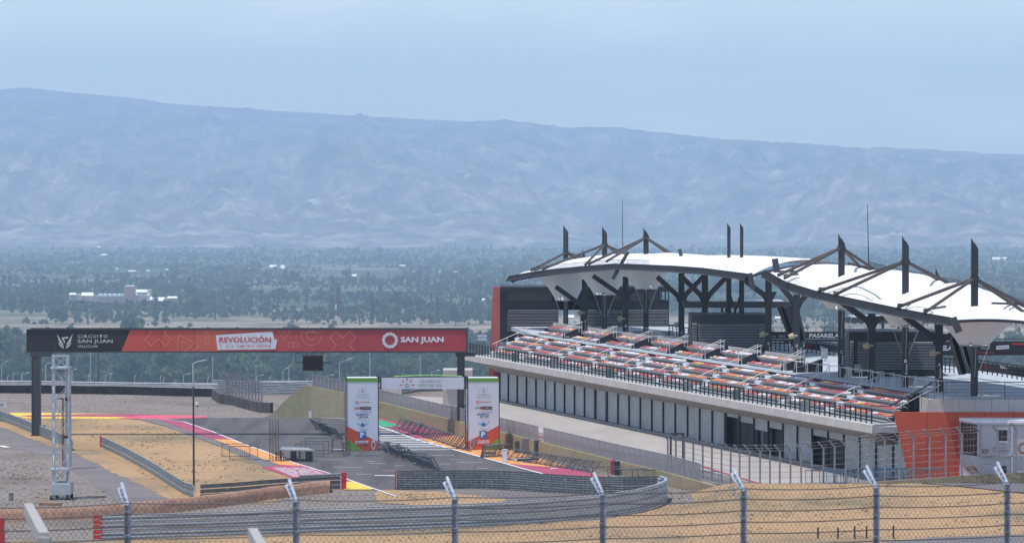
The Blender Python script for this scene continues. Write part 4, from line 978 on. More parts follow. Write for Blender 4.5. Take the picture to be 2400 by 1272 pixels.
for i in range(10):
    q = S_i[i]+.1; b0, b1 = 2.2, 5.9; mb = MB(); mb.tube(B(q,b0,5.36), B(q,b1,6.90), .032, 6)
    for f_ in ((0.16, .52, .9) if i else (.1,.4,.7,.97)):
        bb = lerp(b0,b1,f_); zt = lerp(5.36,6.90,f_); mb.tube(B(q,bb,zt-.92), B(q,bb,zt), .027, 5)
    mb.build('handrail', M_hand, gs)
seats.sort(key=lambda t: -t[0])
for (s, b, z, c) in seats[:300]:
    o = bpy.data.objects.new('seat', SME[c]); C.objects.link(o); o.parent = gs; o.location = B(s,b,z) - world_loc(gs)
mb = MB()
for (s, b, z, c) in seats[300:]:
    p = np.array(B(s,b,z)); mb.add((SV[c]+p).tolist(), [tuple(f.vertices) for f in SME[c].polygons] if False else [(0,3,2,1),(4,5,6,7),(0,1,5,4),(1,2,6,5),(2,3,7,6),(3,0,4,7),(8,11,10,9),(12,13,14,15),(8,9,13,12),(9,10,14,13),(10,11,15,14),(11,8,12,15)], c)
mb.build('seat_rows', SM, gs)['kind'] = 'stuff'
# hooped white rails on the walkway at the near end
hr = thing('hooped_rail', 'row of white hooped tube rails on the walkway behind the near end of the seats', 'handrail', B(88,6.3,6.3))
for k in range(15):
    q = s_at(1842 + k*25.5, 6.3); h0, h1 = 6.28, 7.22; pts = []
    for a in range(7): t = math.pi/2*a/6; pts.append(B(q-.45+.45*math.sin(t)-.0, 6.3, h1-.45+.45*(1-math.cos(t)) if False else h1-.45*(1-math.sin(t))))
    mb = MB(); P_ = [B(q-.5,6.3,h0)] + [B(q-.5+.5*(1-math.cos(math.pi/2*a/5)), 6.3, h1-.5+.5*math.sin(math.pi/2*a/5)) for a in range(6)]
    mb.path(P_, .024, 5); mb.tube(B(q+.05,6.3,h0), B(q+.05,6.3,h1), .024, 5); mb.tube(B(q,6.3,h1), B(q,7.2,h1), .024, 5); mb.tube(B(q,7.2,h0), B(q,7.2,h1), .024, 5)
    mb.build('hoop', M_hand, hr)
MB().tube(B(s_at(1850,6.3),6.3,7.22), B(s_at(1950,6.3),6.3,7.22), .024, 5).tube(B(s_at(1975,6.3),6.3,7.22), B(s_at(2065,6.3),6.3,7.22), .024, 5).tube(B(s_at(2085,6.3),6.3,7.22), B(s_at(2205,6.3),6.3,7.22), .024, 5).build('top_rail', M_hand, hr)

# ---------------------------------------------------------------- columns, masts and braces
COL = [('funnel',1326,407.7),('branch',1370,403.5),('funnel',1417,399),('branch',1466,394),('funnel',1514,389.5),('branch',1597,375.5),('branch',1652,368),('mast',1708,361),('mast',1738,358),('branch',1801,352.8),('branch',1867,345.8),('funnel',1972,314.6),('branch',2043,307.8),('funnel',2122,300.7),('branch',2201,295),('funnel',2284,289.2)]
topy = {1326:527,1417:530,1514:533,1708:523,1738:523,1972:548,2122:553,2284:558}
join = {1326:592,1417:573,1514:557,1972:580,2122:612,2284:652}
words = {1370:'J',1466:'I',1514:'H',1597:'G',1708:'F',1801:'E',1867:'D',1972:'C',2122:'B',2201:'A'}
wy = {1370:755,1466:767,1514:772,1597:783,1708:797,1801:810,1867:815,1972:831,2122:853,2201:862}
M_let = mat('white_letters_small', (.60,.61,.63), .7)
canopy = thing('canopy', 'white tensile canopy on black steel columns with tall masts, funnels hanging over the grandstand', 'canopy', B(50,13,ZD))
tipn = {'funnel':('mast_column'), 'branch':('branched_column'), 'mast':('mast_column')}
for kind, x, D in COL:
    c = PD(x, 700, D); hw = .24; mb = MB()
    if kind == 'branch':
        yk = {1370:712,1466:690,1597:692,1652:692,1801:690,1867:705,2043:748,2201:790}[x]; zt = PD(x, {1370:655,1466:648,1597:640,1652:641,1801:652,1867:690,2043:735,2201:760}[x], D).z
    else: zt = PD(x, topy[x], D).z
    if kind == 'branch':
        mb.box(c.x-hw*1.15, c.x+hw*1.15, D-hw, D+hw, ZD, zt)
        zk = PD(x, yk, D).z
        BR = {1370:[(-2.9,1.9,-1)],1466:[(-3.2,2.0,-1),(1.2,.9,1)],1597:[(-2.3,1.9,-1),(2.1,2.0,1)],1652:[(-2.2,1.9,-1),(2.0,1.9,1)],1801:[(-2.2,1.5,-1)],1867:[(-1.7,1.8,-1),(1.0,.8,1)],2043:[(-2.4,1.5,-1),(1.4,.6,1)],2201:[(-2.6,1.7,-1),(1.3,.6,1)]}[x]
        for dx, dz, sd_ in BR:
            mb.bar((c.x, D, zk-.35), (c.x+dx, D-abs(dx)*.35, zk-.35+dz+.2), .3, .42)
        mb.prism([(c.x-.75,D-.1,zk+.25),(c.x+.75,D-.1,zk+.25),(c.x+.26,D-.1,zk-.75),(c.x-.26,D-.1,zk-.75)], (0,.3,0))
    else:
        for i_, (o_, cut) in enumerate(((-.13,0),(.13,.35)) if kind == 'funnel' else ((0,0),)):
            hw2 = .125 if kind == 'funnel' else .15
            x0, x1 = c.x+o_-hw2, c.x+o_+hw2
            mb.add([(x0,D-.13,ZD),(x1,D-.13,ZD),(x1,D+.13,ZD),(x0,D+.13,ZD),(x0,D-.13,zt-cut),(x1,D-.13,zt-cut-.42),(x1,D+.13,zt-cut-.42),(x0,D+.13,zt-cut)],
                   [(0,3,2,1),(4,5,6,7),(0,1,5,4),(1,2,6,5),(2,3,7,6),(3,0,4,7)])
            if kind == 'mast': mb.box(c.x-.22, c.x+.22, D-.2, D+.2, ZD, 13.2)
        if x in join: j = PD(x, join[x], D); mb.box(c.x-.32, c.x+.32, D-.2, D+.2, j.z-.22, j.z+.12)
    col = mb.build(tipn[kind], M_col, canopy)
    if x in words:
        q = PD(x+1, wy[x]+ (11 if D > 330 else 15), D-.3); hgt = .75 if D > 330 else .95
        me_ = text('Boxes', q+Vector((.12,0,-.28)), Vector((0,0,hgt*.8)), Vector((-.17,0,0)), M_let, col, bold=.02)
        text(words[x], q+Vector((-.11,0,hgt*.62)), Vector((.2,0,0)), Vector((0,0,.26)), M_let, col, bold=.02)
for x, yt, D, nm in ((1368,583,416,0),(1649,598,372,1),(2040,620,318,2),(2197,627,306,3)):
    p = PD(x, yt, D); MB().add([(p.x-.14,D-.1,12.4),(p.x+.16,D-.1,12.4),(p.x+.16,D+.1,12.4),(p.x-.14,D+.1,12.4),(p.x-.14,D-.1,p.z),(p.x+.16,D-.1,p.z-.7),(p.x+.16,D+.1,p.z-.7),(p.x-.14,D+.1,p.z)],[(0,3,2,1),(4,5,6,7),(0,1,5,4),(1,2,6,5),(2,3,7,6),(3,0,4,7)]).build('short_mast', M_col, canopy)
# rims
RL_F = ([1196,1215,1247,1300,1370,1440,1476,1580,1650,1757],[652,649,643,636,629.5,624,624.5,629,634,648],[408.5,406.3,402,396,387,378,374,361,353.5,342])
RL_R = ([1420,1465,1580,1640,1700,1750,1815,1900,1965],[606,601,602,607,613,619,616,617,620],[413,408,394,388,381,376,369,359,352.5])
RR_F = ([1797,1842,1913,2000,2100,2165,2240],[640,666,688,706.5,727.5,740,753],[318,313.3,307,300,292,286.5,280.5])
RR_R = ([1985,2040,2080,2192,2275,2345,2430,2505],[622,634,644,666,684,706,738,772],[325,319.5,316,309,304,298.5,292.5,287])
def curve_pts(c, n):
    xs, ys, Ds = c; P = [PD(xs[i], ys[i], Ds[i]) for i in range(len(xs))]
    L_ = [0]
    for a, b_ in zip(P[:-1], P[1:]): L_.append(L_[-1]+(b_-a).length)
    out = []
    for k in range(n):
        l = L_[-1]*k/(n-1); q = [float(np.interp(l, L_, [p[j] for p in P])) for j in range(3)]; out.append(Vector(q))
    sm = out[:]                                            # soften the corners
    for _ in range(3): sm = [sm[0]] + [(sm[i-1]+sm[i]*2+sm[i+1])/4 for i in range(1, n-1)] + [sm[-1]]
    return sm
M_memb = mat('white_membrane', (.80,.79,.78), .6, scale=.4, var=.03, spec=.3)
def membrane(cf, cr, masts, nu, nv, arch, name, bump=.55):
    Fp, Rp = curve_pts(cf, nu), curve_pts(cr, nu); V = {}; mb = MB()
    R0, R1 = 4.7, 1.08
    for i in range(nu):
        for j in range(nv):
            v = j/(nv-1); p = Fp[i].lerp(Rp[i], v); z = p.z + arch*4*v*(1-v)
            e = min(i/(nu-1), 1-i/(nu-1)); 
            dm = min((math.hypot(p.x-mx, p.y-my) for mx, my, _ in masts), default=99)
            fi = i/(nu-1); bw = bump if bump < 1 else bump*min(1, .25+fi*1.5)*min(1, (1-fi)/.05)*min(1, fi/.1); z += bw*max(0, min(1, (dm-2.2)/3.6))*4*v*(1-v)
            for mx, my, mz in masts:
                r = math.hypot(p.x-mx, p.y-my)
                if r < R0:
                    g_ = (1-(r-R1)/(R0-R1)) if r > R1 else 1.0
                    edge = min(1, v*5.5)*min(1, (1-v)*5.5)
                    z = z + (mz - z)*(g_**2.1)*edge
            z += .06*math.sin(i*.83+2*math.sin(v*3))*v*(1-v)*4
            V[i,j] = len(mb.v); mb.v.append((p.x, p.y, z))
    for i in range(nu-1):
        for j in range(nv-1):
            c = [V[i,j], V[i+1,j], V[i+1,j+1], V[i,j+1]]
            cx = sum(mb.v[k][0] for k in c)/4; cy = sum(mb.v[k][1] for k in c)/4
            if min((math.hypot(cx-mx, cy-my) for mx, my, _ in masts), default=99) < R1: continue
            mb.f.append(tuple(c)); mb.m.append(0)
    return mb.build(name, M_memb, canopy, smooth=True), Fp, Rp
def mpos(x): 
    D = [d for k, xx, d in COL if xx == x][0]; p = PD(x, 700, D); return p.x, p.y
rings = {1326:703,1417:690,1514:676,1972:724,2122:764,2284:808}
ML = [(*mpos(x), PD(x, rings[x], mpos(x)[1]).z) for x in (1326,1417,1514)]; MR = [(*mpos(x), PD(x, rings[x], mpos(x)[1]).z) for x in (1972,2122,2284)]
_, FL, RLr = membrane(RL_F, RL_R, ML, 200, 44, .35, 'membrane'); _, FR, RRr = membrane(RR_F, RR_R, MR, 150, 44, .30, 'membrane', 1.35)
M_seam = mat('seam_grey', (.30,.28,.27), .7)
for mx, my, mz in ML+MR:                     # ring collars, stay cables and funnel liners
    mb = MB(); n = 28
    for k in range(n):
        a, b_ = 2*math.pi*k/n, 2*math.pi*(k+1)/n
        mb.tube((mx+1.1*math.cos(a), my+1.1*math.sin(a), mz), (mx+1.1*math.cos(b_), my+1.1*math.sin(b_), mz), .045, 5)
    mb.build('ring_collar', M_bm, canopy)
    for a in (R(200), R(340), R(270), R(90)):
        MB().tube((mx+1.1*math.cos(a), my+1.1*math.sin(a), mz), (mx+.2*math.cos(a), my+.2*math.sin(a), mz-2.3), .018, 5).build('stay_cable', M_galv_l, canopy)
# rim trusses with ladder-like gutters
def rim(Fp, name, ladder, h=.62, out=-.5):
    tp_, bt, ot = [], [], []
    n = len(Fp)
    for i in range(n):
        d = (Fp[min(i+1,n-1)]-Fp[max(i-1,0)]).normalized(); nn = Vector((d.y, -d.x, 0)).normalized()*(1 if out < 0 else -1)
        tp_.append(Fp[i]+Vector((0,0,.22))+nn*.12); bt.append(Fp[i]+Vector((0,0,-.27))+nn*.45); ot.append(Fp[i]+Vector((0,0,-.30))-nn*.35)
    o = MB().strip(tp_, bt).strip(bt, ot).strip(ot, tp_).build(name, M_void, canopy)
    mb = MB()
    for i in range(0, n-1, 2):
        a, b_ = tp_[i], bt[i]; dd = (b_-a).normalized(); nn = Vector((Fp[min(i+1,n-1)]-Fp[i]))[:]
        mb.bar(a+Vector((0,0,.02)), b_, .07, .07)
    mb.path([p for p in tp_[::4]]+[tp_[-1]], .05, 5); mb.path([p for p in bt[::4]]+[bt[-1]], .06, 5)
    o2 = mb.build('rim_ribs', M_col, canopy); o2['kind'] = 'stuff'
    if ladder:
        mb = MB(); i0, i1 = ladder
        for i in range(int(n*i0), int(n*i1)-1):
            q = tp_[i]+Vector((0,0,.42)); mb.bar(tp_[i], q, .035)
            mb.bar(q, tp_[i+1]+Vector((0,0,.42)), .04)
        o3 = mb.build('ladder_rail', M_col, canopy); o3['kind'] = 'stuff'
rim(FL, 'rim_beam', (.10,.62)); rim(FR, 'rim_beam', None); rim(RRr, 'rim_beam', (.12,1.0), out=.5)
# edge arches between front and rear rims
def edge(a, b_, sag, name='edge_beam', r=.12):
    n = 14; P_ = [a.lerp(b_, i/n)+Vector((0,0,sag*4*(i/n)*(1-i/n))) for i in range(n+1)]; mb = MB().path(P_, r, 6); mb.build(name, M_col, canopy)
edge(FL[0], RLr[0], .3); edge(FL[-1], RLr[-1], .35); edge(FR[0], RRr[0], .30); edge(FR[-1], RRr[-1], .30)
# corner fins
for (p, q, D, w_) in (((1436,654),(1472,590),377,.32),((1757,640),(1765,677),341,.45),((1816,606),(1823,652),318,.5),((2233,744),(2248,778),279.5,.5),((1198,648),(1205,661),408,.5),((1592,584),(1597,600),372,.35)):
    MB().bar(PD(*p,D), PD(*q,D), w_, .25, up=(0,1,0)).build('corner_fin', M_dark, canopy)
# struts from the masts down to the rims, and beams across the membrane
ST = {1326:[((1245,633),401),((1262,626),399),((1372,617),409),((1395,612),412)],1417:[((1270,631),398),((1372,620),386),((1470,597),402),((1452,597),404)],1514:[((1378,619),385),((1422,612),379),((1572,598),385),((1585,600),382)],
      1972:[((1822,645),314),((1838,652),312),((2056,636),318),((2022,632),321)],2122:[((1918,682),306),((1953,692),303),((2228,672),306.5),((2248,676),305)],2284:[((2103,720),291),((2166,733),286),((2420,726),293),((2410,738),290)]}
for x, L_ in ST.items():
    D = [d for k, xx, d in COL if xx == x][0]; j = PD(x, join[x], D)
    for (q, Dq) in L_: MB().tube(j, PD(*q, Dq), .125, 8).build('strut', M_brown, canopy)
for (p, Dp, q, Dq) in (((1822,640),316,(1885,640),318),((1838,650),313,(1870,647),316),((1920,680),306,(2010,678),310),((1955,690),303,(2000,686),306),((2105,718),290.5,(2235,717),296),((2166,731),285.5,(2215,723),290),((2325,715),291,(2395,717),293)):
    MB().tube(PD(*p,Dp)+Vector((0,0,.15)), PD(*q,Dq)+Vector((0,0,.15)), .09, 6).build('tie_beam', M_col, canopy)
MB().bar(PD(1712,690,362), PD(1735,770,357), .12).bar(PD(1735,690,357), PD(1710,775,362), .12).build('cross_brace', M_col, canopy)
for x, y0, y1, D, lb in ((1458.5,470,600,400,'thin lightning rod above the far half of the canopy'),(2033,480,625,321,'thin lightning rod above the near half of the canopy')):
    o = MB().tube(PD(x+3 if x > 2000 else x+1, y1, D), PD(x, y0, D), .05, 6, .025).build('lightning_rod', M_col, None); tag(o, lb, 'lightning rod')
# floodlights on the columns
M_flood = mat('tan_fabric', (.42,.36,.24), .8)
for i, (x, y, D) in enumerate(((1361,733,403),(1455,747,394),(1588,760,376),(1643,765,368),(1789,783,352),(1857,787,345),(2033,810,307),(2189,827,295))):
    p = PD(x, y, D-.4); mb = MB().tube(p+Vector((-.30,0,-.1)), p+Vector((.12,0,.05)), .20, 8, .26).tube(p+Vector((.12,0,.05)), p+Vector((.42,.2,.0)), .10, 6)
    tag(mb.build('wrapped_speaker', M_flood, None), 'tan cloth-wrapped speaker on a column, %s from the left' % ['first','second','third','fourth','fifth','sixth','seventh','last'][i], 'speaker', 'wrapped speakers on the canopy columns')

# ---------------------------------------------------------------- dark rooms on the deck
M_slat = mat('louvre_slat', (.50,.50,.52), .5); M_smoke = mat('smoked_panel', (.13,.12,.12), .5); M_dgr = mat('dark_roof_slab', (.055,.06,.066), .6)
def slats(root, x0, x1, y0, y1, D, n):
    a = PD(x0, y0, D); b_ = PD(x1, y1, D)
    MB().quad((a.x,D-.05,b_.z),(b_.x,D-.05,b_.z),(b_.x,D-.05,a.z),(a.x,D-.05,a.z)).build('louvre_back', M_void, root)
    me = None
    for k in range(n):
        z = lerp(a.z, b_.z, (k+.3)/n)
        o = MB().obox(((a.x+b_.x)/2, D-.12, z), ((b_.x-a.x)/2,0,0), (0,.07,.012), (0,.002,-.010)).build('louvre_slat', M_slat, root)
r1 = thing('deck_room', 'large black louvred room on the deck at the far left end of the canopy', 'building', PD(1370,780,413))
def bx(root, name, x0, x1, y0, y1, D, dep, m):
    a, b_ = PD(x0, y1, D), PD(x1, y0, D); MB().box(a.x, b_.x, D, D+dep, a.z, b_.z).build(name, m, root)
bx(r1,'wall',1171.5,1309,706,800,413,6,M_blk); bx(r1,'wall',1362,1568,706,792,413,6,M_blk); bx(r1,'roof_fascia',1171.5,1568,672,684,412.6,7,M_blk); bx(r1,'end_wall',1171.5,1183,684,706,412.8,6,M_blk)
bx(r1,'smoked_screen',1183,1293,684,706,413.5,.3,M_smoke); bx(r1,'smoked_screen',1440,1548,684,708,413.5,.3,M_smoke); bx(r1,'roof_fascia',1293,1440,684,726,413.2,6,M_blk); bx(r1,'lower_band',1309,1362,706,725,413.2,1,M_smoke)
for x in (1549,1558,1566): bx(r1,'post',x,x+2.5,684,708,413,.4,M_col)
slats(r1,1190,1309,726,778,413,15); slats(r1,1376,1465,726,776,413,15); slats(r1,1470,1566,726,776,413,15)
r2 = thing('deck_room', 'black louvred room in the middle of the deck behind the plain masts', 'building', PD(1710,825,357))
bx(r2,'wall',1620,1798,737,828,357,6,M_blk); slats(r2,1622,1633,757,808,357,14); slats(r2,1637,1796,759,815,357,15)
r3 = thing('deck_room', 'black louvred room on the deck nearest the camera, behind the masts lettered A to C', 'building', PD(2110,882,316))
bx(r3,'wall',1990,2203,777,882,316,6,M_blk); slats(r3,1992,2000,799,865,316,17); slats(r3,2010,2200,801,867,316,18)
for (x0,x1,y0,y1,D,dep,lb) in ((1603,1862,707,721,372,5,'grey flat roof slab with bright top edge behind the middle masts'),(1985,2200,744,757,338,5,'grey flat roof slab behind the near funnels')):
    rs = thing('roof_slab', lb, 'roof', PD((x0+x1)/2, y1, D)); bx(rs,'slab',x0,x1,y0,y1,D,dep,M_dgr); bx(rs,'metal_sheet',x0+12,x1-25,y0-1.6,y0-.1,D+.3,dep-.6,M_galv_l)
    for x in ((1690,1700,1720) if x0 < 1700 else (2067,2104,2191)): bx(rs,'support',x,x+5,y1,y1+30+ (20 if x0 > 1700 else 0),D+1,.4,M_col)
# raking legs of the stair towers
lg = thing('raking_legs', 'broad slanting brown and black legs beside the column lettered D', 'support frame', PD(1855,820,368))
for (p,q,w_,m) in (((1828,718),(1866,822),.55,M_brown),((1842,718),(1872,815),.9,M_dark),((1858,718),(1880,800),.4,M_brown),((1868,735),(1884,795),.5,M_dark)): MB().bar(PD(*p,368), PD(*q,368), w_, .5, up=(0,1,0)).build('leg', m, lg)
lg = thing('raking_legs', 'broad slanting brown and black legs beside the column lettered A', 'support frame', PD(2260,870,312))
for (p,q,w_,m) in (((2228,780),(2256,876),.6,M_brown),((2242,785),(2268,874),.9,M_dark),((2262,800),(2278,874),.5,M_brown)): MB().bar(PD(*p,312), PD(*q,312), w_, .5, up=(0,1,0)).build('leg', m, lg)
# far deck railings with banners, footbridge banners
M_bb = mat('black_print_banner', (.022,.018,.022), .6, var=.2); M_rb = mat('banner_red_mark', (.45,.03,.03), .6)
def bn(root, x0, y0, x1, y1, h, D0, D1, m=M_bb, name='banner'):
    a, b_ = PD(x0,y0,D0), PD(x1,y1,D1); c = PD(x0,y0+h,D0); d = PD(x1,y1+h,D1); o = MB().quad(c, d, b_, a).build(name, m, root); return c, d, a
def btext(root, s, x0, x1, y0, y1, D, m=M_wprint, bold=.02, D1=None, dy=0, shear=0.0):
    D1 = D1 or D; a = PD(x0,y1,D); b_ = PD(x1,y1+dy,D1); c = PD(x0,y0,D); return text(s, a, b_-a, c-a, m, root, bold=bold, shear=shear)
fb = thing('footbridge', 'dark footbridge behind the deck carrying a black banner that reads PASARELA 9', 'footbridge', PD(1900,800,374))
bn(fb,1806,777,1990,777,16,374,374); bx(fb,'beam',1806,2000,795,800,374.3,3,M_col); bx(fb,'handrail',1806,2000,766.5,767.6,374.2,.1,M_rail)
for x in range(1812, 2000, 20): bx(fb,'post',x,x+1,767,777,374.2,.08,M_rail)
btext(fb,'PASARELA',1896,1966,781,791,373.8,shear=.12,bold=.03); btext(fb,'SAN JUAN',1808,1818,786,790,373.8); btext(fb,'DEPORTE',1824,1840,785,790,373.8,bold=0); spiral(fb, lambda x,y,d: PD(x,y,373.8), 1885, 786, 4.5, M_rb)
MB().tube(PD(1980,786,373.9), PD(1980,786,373.7), .26, 16).build('number_disc', M_wprint, fb); btext(fb,'9',1978,1983,781.5,790.5,373.5,M_bb)
fc = thing('footbridge', 'dark footbridge at the right edge with a black banner ending in ELA', 'footbridge', PD(2300,835,335))
bn(fc,2180,800,2440,800,27,335,335); bx(fc,'beam',2180,2440,827,832,335.3,3,M_col); bx(fc,'handrail',2230,2440,793,794.3,335.2,.1,M_rail)
for x in range(2236, 2440, 24): bx(fc,'post',x,x+1.2,794,800,335.2,.08,M_rail)
btext(fc,'PASARELA',2165,2232,809,821,334.6,shear=.12,bold=.03); bn(fc,2285,825,2330,825,2,334.8,334.8,M_rb,'red_stripe'); bn(fc,2372,803,2440,803,5,334.8,334.8,M_rb,'red_stripe'); bn(fc,2335,810,2365,808,9,334.7,334.7,M_wprint,'white_card'); btext(fc,'REVOLUCION',2338,2362,811,815.5,334.5,M_bb,bold=0); btext(fc,'CIRCUITO',2300,2320,808,812,334.6,bold=0); btext(fc,'SAN JUAN',2300,2320,814,818,334.6,bold=0)
dr = thing('deck_railing', 'slanting railing with a black banner lettered MILS at the rear edge of the deck', 'railing', PD(1930,820,352))
def drail(root, x0, y0t, y0b, x1, y1t, y1b, D0, D1, n, m=M_rail):
    for k in range(n+1):
        t_ = k/n; x = lerp(x0,x1,t_); D = lerp(D0,D1,t_); MB().bar(PD(x,lerp(y0t,y1t,t_),D), PD(x,lerp(y0b,y1b,t_),D), .09).build('post', m, root)
    for f_ in (0,.25,.5,.75): MB().bar(PD(x0,lerp(y0t,y0b,f_),D0), PD(x1,lerp(y1t,y1b,f_),D1), .05 if f_ else .1).build('rail', m, root)
drail(dr,1872,797,829,2016,811,846,357,343,14); bn(dr,1885,801,1992,812,17,356.5,345); btext(dr,'MILS',1922,1960,809,818,352,D1=349,dy=3); spiral(dr, lambda x,y,d: PD(x,y,353), 1895, 812, 6, M_rb)
dr = thing('deck_railing', 'short dark railing segment left of the raking legs by column D', 'railing', PD(1830,820,358)); drail(dr,1808,796,820,1848,800,828,360,357,4)
dr = thing('deck_railing', 'dark railing between the far deck room and the column lettered G', 'railing', PD(1580,790,385)); drail(dr,1568,762,786,1622,770,796,388,382,6)
dr = thing('deck_railing', 'dark railing with bank banner at the right edge behind the last mast', 'railing', PD(2350,880,308))
drail(dr,2268,840,868,2430,862,897,314,300,14); bn(dr,2290,848,2430,866,20,311.5,300.5); btext(dr,'Banco San Juan',2345,2420,856,864,307,D1=301.5,dy=9,bold=.01); spiral(dr, lambda x,y,d: PD(x,y,309.5), 2312, 859, 5.5, M_rb)
dr = thing('deck_railing', 'short dark railing right of the near deck room', 'railing', PD(2218,865,318)); drail(dr,2205,838,872,2236,841,874,319,317,3)
for i, (x, y0, y1, D, w_, lb) in enumerate(((1932,818,840,340,1.0,'grey cabinet on a post on the open deck left of column C'),(1990,862,884,312,.8,'low grey bin at the foot of column C'),(2010,855,872,314,.8,'grey bin standing against the louvres beside column C'),(2061,871,889,309,.6,'pale bin at the foot of the near deck room'),(2136,883,905,302,.6,'brown-grey bin beside column B'),(2301,903,930,289.6,.55,'brown-grey bin beside the last mast'))):
    a, b_ = PD(x,y1,D), PD(x,y0,D); o = MB().box(-w_/2*.55,w_/2*.55,-.2,.2,0,b_.z-a.z).box(-w_/2*.6,w_/2*.6,-.22,.22,b_.z-a.z,b_.z-a.z+.05).build('cabinet', M_galv if i != 4 else M_smoke, None, loc=(0,0,0)); o.location = a; tag(o, lb, 'cabinet')
    if i == 0: o['label'] = lb; tag(MB().tube(PD(1934,870,D), PD(1934,840,D), .04, 6).build('cabinet_post', M_galv, o, loc=o.location))
o = MB().obox(PD(1528,784,392), (1.9,0,0), (0,.9,0), (0,0,.35)).build('covered_stack', M_galv_d); tag(o, 'long grey covered stack on the deck in front of the far louvred room', 'covered stack')

# ---------------------------------------------------------------- near end wall in red panels
ew = thing('end_wall', 'bright red panelled end wall leaning outward under a beige parapet', 'wall', PD(2250,1137,286))
xe = [2095,2172,2240,2308,2376,2450]; 
def lx(y): return interp(y, [965,1140], [2094,2135])
for i in range(5):
    for (y0, y1) in ((965,1010),(1010,1055),(1055,1138)):
        a0 = lx(y0) if i == 0 else xe[i]; a1 = lx(y1) if i == 0 else xe[i]
        MB().prism([PD(a1+.4,y1-.4,286), PD(xe[i+1]-.4,y1-.4,286), PD(xe[i+1]-.4,y0+.4,286), PD(a0+.4,y0+.4,286)], (0,.3,0)).build('red_panel', M_redc, ew)
xb = [2171,2208,2247,2285,2324,2364,2405,2450]
for i in range(7): MB().prism([PD(xb[i]+.3,965,286.1), PD(xb[i+1]-.3,965,286.1), PD(xb[i+1]-.3,935.5,286.1), PD(xb[i]+(3 if i == 0 else .3),935.5,286.1)], (0,.35,0)).build('parapet_panel', M_beige, ew)
er = thing('cable_railing', 'thin cable railing on the beige parapet at the near end of the deck', 'railing', PD(2300,935,286.3))
for x in (2211,2279,2355,2430): MB().bar(PD(x,935,286.3), PD(x,893,286.3), .05).build('post', M_rail, er)
for y in (895,903,911,919,927): MB().bar(PD(2180,y,286.3), PD(2440,y,286.3), .06 if y == 895 else .025).build('cable', M_rail, er)
MB().bar(PD(2184,897,286.4), PD(2087,951,288.5), .1).bar(PD(2087,951,288.5), PD(2040,950,287.8), .07).build('stair_rail', M_rail, er)
MB().bar(PD(2205,901,287.5), PD(2096,958,289), .05).build('stair_rail', M_hand, er)
for k in range(7): MB().bar(PD(2100+k*15, 945-k*7, 287), PD(2100+k*15, 966-k*2.5, 287), .03).build('cable_post', M_rail, er)
# ---------------------------------------------------------------- tan wall, container offices, debris fences
root = thing('concrete_wall', 'tan concrete wall running along the top of the dry grass bank at the right edge', 'concrete wall', PD(2250,1135,280))
xw = [1985,2060,2170,2290,2430]; 
for i in range(4):
    ya, yb = interp(xw[i],[1985,2065,2400],[1132,1127.5,1104.5]), interp(xw[i+1],[1985,2065,2400],[1132,1127.5,1104.5])
    MB().prism([PD(xw[i]+.4,1150,281), PD(xw[i+1]-.4,1150,281), PD(xw[i+1]-.4,yb,281), PD(xw[i]+.4,ya,281)], (0,.3,0)).build('wall_panel', M_tan, root)
M_cont = mat('container_white', (.50,.51,.54), .5, scale=.8, var=.06); M_win = mat('dark_glass', (.02,.024,.03), .15); M_clogo = mat('brown_logo', (.30,.12,.07), .7)
ct = thing('container_office', 'white two-storey container office with a corner strip of dark windows beside the red wall', 'container', PD(2330,1120,283.5))
c0, c1, cb = PD(2293,1125,283.2), PD(2450,1125,283.2), PD(2249,1125,286)
za = PD(2293,991,283.2).z
for (zl, zh) in ((c0.z-.6, PD(2293,1066,283.2).z-.08), (PD(2293,1066,283.2).z+.02, za)):
    MB().prism([Vector((c0.x,c0.y,zl)), Vector((c1.x,c1.y,zl)), Vector((c1.x,c1.y+2.6,zl)), Vector((cb.x,cb.y,zl))], zh-zl).build('module', M_cont, ct)
mb = MB()
for (p,q) in (((2293,1125),(2293,990)),((2447,1125),(2447,990)),((2293,1066),(2447,1066)),((2293,992),(2447,992)),((2372,1125),(2372,992))): mb.bar(PD(*p,283.1), PD(*q,283.1), .12)
mb.build('frame', M_cont, ct)
rb = [Vector((cb.x-.05,cb.y-.05,za)), Vector((c0.x-.1,c0.y-.12,za)), Vector((c1.x,c1.y-.12,za)), Vector((c1.x,c1.y+2.7,za)), Vector((cb.x,cb.y+.3,za))]
MB().prism(rb, .22).build('roof', mat('container_roof', (.78,.80,.84), .5), ct)
for k in range(5):
    t0, t1 = .06+k*.18, .20+k*.18; a, b_ = cb.lerp(c0,t0), cb.lerp(c0,t1); n = Vector((-.55,-1,0)).normalized()*.06; z0, z1 = PD(2270,1063,284.5).z - .0, PD(2270,992,284.5).z
    z0 += (1-t0)*.15
    MB().quad(Vector((a.x,a.y,z0))+n, Vector((b_.x,b_.y,z0))+n, Vector((b_.x,b_.y,z1))+n, Vector((a.x,a.y,z1))+n).build('window', M_win, ct)
for (x0,x1,y0,y1) in ((2341,2347.5,1005,1033),(2349,2360,1005,1033),(2348,2358.5,1091,1110)): MB().quad(PD(x0,y1,283.12), PD(x1,y1,283.12), PD(x1,y0,283.12), PD(x0,y0,283.12)).build('window', M_win, ct)
MB().bar(PD(2339,1004,283.1), PD(2362,1004,283.1), .1).bar(PD(2339,1034.5,283.1), PD(2362,1034.5,283.1), .1).build('window_frame', mat('container_roof', (.78,.8,.84)), ct)
cf = lambda x, y, d=0.0: PD(x, y, 283.1)
